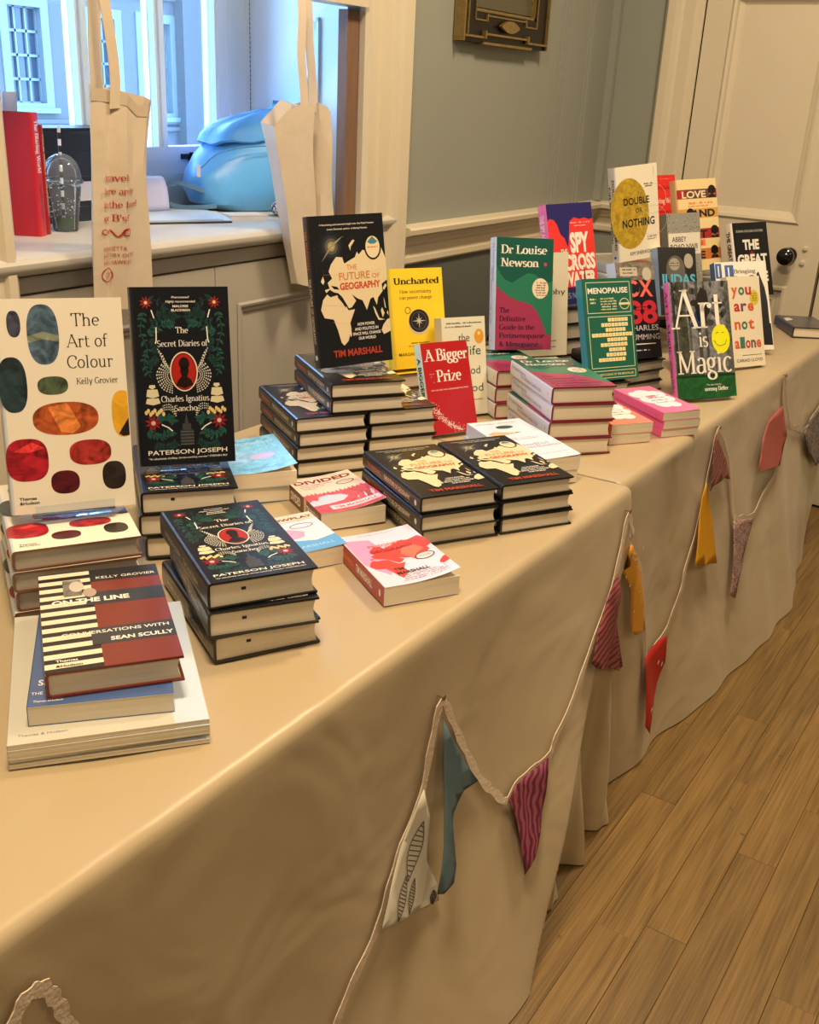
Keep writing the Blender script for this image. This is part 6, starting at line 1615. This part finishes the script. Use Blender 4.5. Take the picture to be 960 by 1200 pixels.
t2 = empty('tote_bag', (2.06, 1.66, 1.0), 'pale canvas tote bag hanging half folded to the right in the window', 'bag', 'hanging tote bags')
top = [(1.948, 1.665, 1.338), (1.985, 1.655, 1.372), (2.02, 1.648, 1.388), (2.062, 1.636, 1.383), (2.074, 1.712, 1.385), (2.112, 1.714, 1.392), (2.120, 1.668, 1.392), (2.135, 1.655, 1.385), (2.152, 1.66, 1.372), (2.152, 1.716, 1.372), (2.05, 1.728, 1.395), (1.955, 1.71, 1.345)]
bot = [(2.038, 1.665, .965), (2.048, 1.658, .96), (2.062, 1.652, .957), (2.076, 1.638, .955), (2.087, 1.692, .955), (2.122, 1.694, .955), (2.132, 1.664, .955), (2.150, 1.655, .955), (2.20, 1.66, .955), (2.20, 1.69, .955), (2.12, 1.70, .955), (2.042, 1.69, .962)]
g = G(); rows = []
for k in range(22):
    q = k / 21
    rows.append([(a[0] + (b[0] - a[0]) * q + .0025 * sin(7 * q + i) - 2.06, a[1] + (b[1] - a[1]) * q + .003 * sin(9 * q + 2 * i) - 1.66, a[2] + (b[2] - a[2]) * q - 1.0) for i, (a, b) in enumerate(zip(top, bot))])
g.grid(rows, close=True); b_ = len(g.v) - 12; g.face(list(range(b_, b_ + 12)))
g.build('bag_body', TOTE2, t2, smooth=True)
g = G(); ribbon(g, [(-.022, -.014, .36), (-.024, -.012, .42), (-.030, -.008, .50), (-.018, .0, .60), (-.012, .03, .70), (-.012, .045, .76)], .022, lambda t_: (1, -.35, 0)); g.build('handle', TOTE2, t2, smooth=True)
g = G(); ribbon(g, [(.052, .02, .37), (.050, .02, .43), (.035, .02, .52), (.03, .02, .60), (.028, .035, .70), (.028, .045, .76)], .022, lambda t_: (.8, -.6 + t_ * .6, 0)); g.build('handle', TOTE2, t2, smooth=True)
# hooks that carry the bags
for x in (1.456, 2.055):
    g = G(); g.tube(catmull([(x, YW - .032, 1.70), (x, YW - .06, 1.70), (x, YW - .075, 1.715), (x, YW - .075, 1.735)], 5), .003, 8)
    tag(g.build('coat_hook', mat('brass', (.5, .36, .14), .3, metal=.9), smooth=True), 'brass hook holding the %s tote bag' % ('lettered' if x < 2 else 'plain pale'), 'hook')

# ================================================================== bunting pinned along the cloths
TAPEM = mat('cream_bias_tape', (.62, .50, .38), .8, .2, bump=.2, bscale=200)
bt = empty('bunting', (1.8, .6, .5), 'string of cloth pennants on cream tape pinned along both table fronts', 'bunting')
O = Vector((1.8, .6, .5))
def on_cloth(x, z, off): return Vector((x, yfront(x, z) - off, z))
def tape(P, name='tape', off=.006, w=.0145):
    pts = [Vector((x, 0, z)) for x, z in P]; pts = catmull(pts, 4); rows = []
    m = len(pts)
    for i, p in enumerate(pts):
        d = (pts[min(i + 1, m - 1)] - pts[max(i - 1, 0)]).normalized(); s_ = Vector((-d.z, 0, d.x)); ww = w / 2 * (1 + .25 * sin(i * 1.7))
        yc = min(yfront(p.x + s_.x * q, min(TT - .002, p.z + s_.z * q)) for q in (-ww, 0, ww)) - off
        a, b = p + s_ * ww, p - s_ * ww
        rows.append([Vector((a.x, yc, a.z)) - O, Vector((b.x, yc - .001, b.z)) - O, Vector((b.x, yc - .0026, b.z)) - O, Vector((a.x, yc - .0016, a.z)) - O])
    g = G(); g.grid(rows, close=True); return g.build(name, TAPEM, bt, smooth=False)
tape([(x, min(z, .735)) for x, z in BUNT['T']['tape']]); tape([(x, min(z, .735)) for x, z in BUNT['T']['tape2']]); tape(BUNT['T']['loop'])
ZEB = print_mat('maroon_zebra_print', (.10, .008, .03), (.28, .02, .05), 22, 'wave', [(.68, (.10, .10, .12)), (.86, (.30, .05, .10))], 9, radians(70), .35)
STR = print_mat('red_purple_stripes', (.07, .01, .02), (.30, .055, .03), 26, 'wave', [(.62, (.16, .05, .12)), (.82, (.28, .05, .03))], 2.2, radians(5), .30)
RZB = print_mat('red_cream_print', (.16, .008, .012), (.50, .38, .30), 16, 'wave', [(.75, (.02, .03, .02)), (.84, (.24, .02, .02))], 7, radians(40), .5)
FLO = print_mat('tiny_floral_print', (.18, .02, .03), (.42, .33, .28), 90, thr=.46, c=[(.56, (.24, .22, .24)), (.64, (.26, .03, .04))])
DKF = print_mat('dark_floral_print', (.03, .01, .05), (.40, .32, .28), 55, thr=.48, c=[(.60, (.03, .02, .07))])
LEAFM = mat('cream_leaf_cloth', (.58, .54, .44), .8, .2)
PM = dict(leaf=(LEAFM, 'cream pennant with black leaf drawings'), teal=(mat('grey_teal_cloth', (.085, .13, .145), .8, .2), 'grey teal plain pennant'), zebra=(ZEB, 'maroon and grey swirled pennant'),
          stripe=(STR, 'red and purple striped pennant'), yellow=(mat('spotted_yellow_oilcloth', (.62, .27, .02), .35, .5), 'rolled shiny yellow pennant'), red=(mat('red_cloth', (.42, .012, .010), .5, .4), 'bright red pennant'),
          yellow2=(mat('mustard_felt', (.58, .28, .01), .8, .2), 'plain mustard pennant'), redzebra=(RZB, 'dark red and cream printed pennant'), floral=(FLO, 'small floral printed pennant'),
          pink=(mat('salmon_cloth', (.44, .12, .10), .8, .2), 'salmon pink pennant'), dark=(DKF, 'dark purple floral pennant'))
EXTRA = dict(leaf=.002, teal=.010, zebra=.004, stripe=.006, yellow=.008, red=.004, yellow2=.012, redzebra=.004, floral=.003, pink=.008, dark=.003)
for key, P in BUNT['P'].items():
    m, lab = PM[key]
    bm = bmesh.new()
    vs = [bm.verts.new((x, 0, z)) for x, z in P]
    for t_ in tessellate_polygon([[Vector((x, z, 0)) for x, z in P]]): bm.faces.new([vs[i] for i in t_])
    x0, x1 = min(p[0] for p in P), max(p[0] for p in P); z0, z1 = min(p[1] for p in P), max(p[1] for p in P)
    for q in range(1, 7):
        for co, no in (((x0 + (x1 - x0) * q / 7, 0, 0), (1, 0, 0)), ((0, 0, z0 + (z1 - z0) * q / 7), (0, 0, 1))):
            bmesh.ops.bisect_plane(bm, geom=bm.verts[:] + bm.edges[:] + bm.faces[:], plane_co=co, plane_no=no)
    cxm = (x0 + x1) / 2
    for v in bm.verts:
        x, z = v.co.x, v.co.z; u = (x - x0) / (x1 - x0); wv = (z - z0) / (z1 - z0)
        e = .009 + EXTRA[key] * (1 - wv)
        if key == 'yellow': e += .003 * (1 - (2 * u - 1) ** 2)
        else: e += .005 * (1 + sin(u * 5 + wv * 3)) * (1 - .5 * wv)
        if key == 'teal': e += .018 * (1 - u) * (1 - wv)
        v.co.y = yfront(x, z) - e
    bm.normal_update()
    me = bpy.data.meshes.new('pennant'); bm.transform(Matrix.Translation(-O)); bm.to_mesh(me); bm.free()
    me.materials.append(m); me.polygons.foreach_set('use_smooth', [True] * len(me.polygons))
    o = bpy.data.objects.new('pennant', me); COL.objects.link(o); o.parent = bt; o['label'] = lab
    md = o.modifiers.new('thick', 'SOLIDIFY'); md.thickness = .0012; md.offset = 0
    if key == 'leaf':
        g = G()
        def ln(Q, w):
            for (xa, za), (xb, zb) in zip(Q, Q[1:]):
                d = Vector((xb - xa, 0, zb - za));
                if d.length < 1e-6: continue
                n_ = Vector((-d.z, 0, d.x)).normalized() * w / 2
                for_pts = []
                for (x, z), sg in (((xa, za), 1), ((xb, zb), 1), ((xb, zb), -1), ((xa, za), -1)):
                    p = Vector((x, 0, z)) + n_ * sg; u = (p.x - x0) / (x1 - x0); wv = (p.z - z0) / (z1 - z0)
                    p.y = yfront(p.x, p.z) - (.0115 + EXTRA[key] * (1 - wv) + .005 * (1 + sin(u * 5 + wv * 3)) * (1 - .5 * wv)); for_pts.append(p - O)
                g.poly(for_pts, INK)
        for cx_, cz_, L_, Wd, ang in ((1.020, .410, .088, .034, 62), (.978, .358, .062, .024, 54), (1.004, .343, .050, .017, 58), (1.056, .306, .022, .014, 75)):
            ca, sa = cos(radians(ang)), sin(radians(ang))
            def tr(a, b): return (cx_ + a * ca - b * sa, cz_ + a * sa + b * ca)
            for s_ in (-1, 1): ln([tr(L_ * (2 * i / 12 - 1) * .5, s_ * Wd * sin(pi * i / 12) * .5) for i in range(13)], .0018)
            for i in range(1, 12):
                a = L_ * (2 * i / 12 - 1) * .5; hh = Wd * sin(pi * i / 12) * .45
                ln([tr(a - .002, -hh), tr(a + .002, hh)], .0013)
        g.build('leaf_print', PRINTM, o, fix=False)['kind'] = 'stuff'
    if key in ('yellow', 'red'):
        g = G(); rn = random.Random(6)
        for k in range(9 if key == 'yellow' else 3):
            u, wv = (rn.uniform(.3, .8), rn.uniform(.08, .95)) if key == 'yellow' else ((.72, .84, .2)[k], (.72, .66, .30)[k])
            x = x0 + (x1 - x0) * u; z = z0 + (z1 - z0) * wv
            e = .011 + EXTRA[key] * (1 - wv) + (.003 * (1 - (2 * u - 1) ** 2) if key == 'yellow' else .005 * (1 + sin(u * 5 + wv * 3)) * (1 - .5 * wv))
            p = Vector((x, yfront(x, z) - e - .001, z)) - O; r_ = .0035 if key == 'yellow' else .006
            g.poly([(p.x + r_ * cos(a), p.y, p.z + r_ * sin(a)) for a in [2 * pi * i / 8 for i in range(8)]], CW)
        g.build('spots', PRINTM, o, fix=False)['kind'] = 'stuff'
# drawing pins
for x, z in ((1.0954, .626), (1.7672, .703), (2.375, .722), (2.9664, .735)):
    g = G(); y = yfront(x, z)
    g.grid([[(x + r * cos(2 * pi * k / 12) - O.x, y - d - O.y, z + r * sin(2 * pi * k / 12) - O.z) for k in range(12)] for r, d in ((.0012, .0), (.0012, .010), (.004, .0105), (.004, .012), (.0004, .0125))], close=True)
    g.build('pin', mat('pin_metal', (.25, .2, .12), .3, metal=.8), bt, smooth=True)
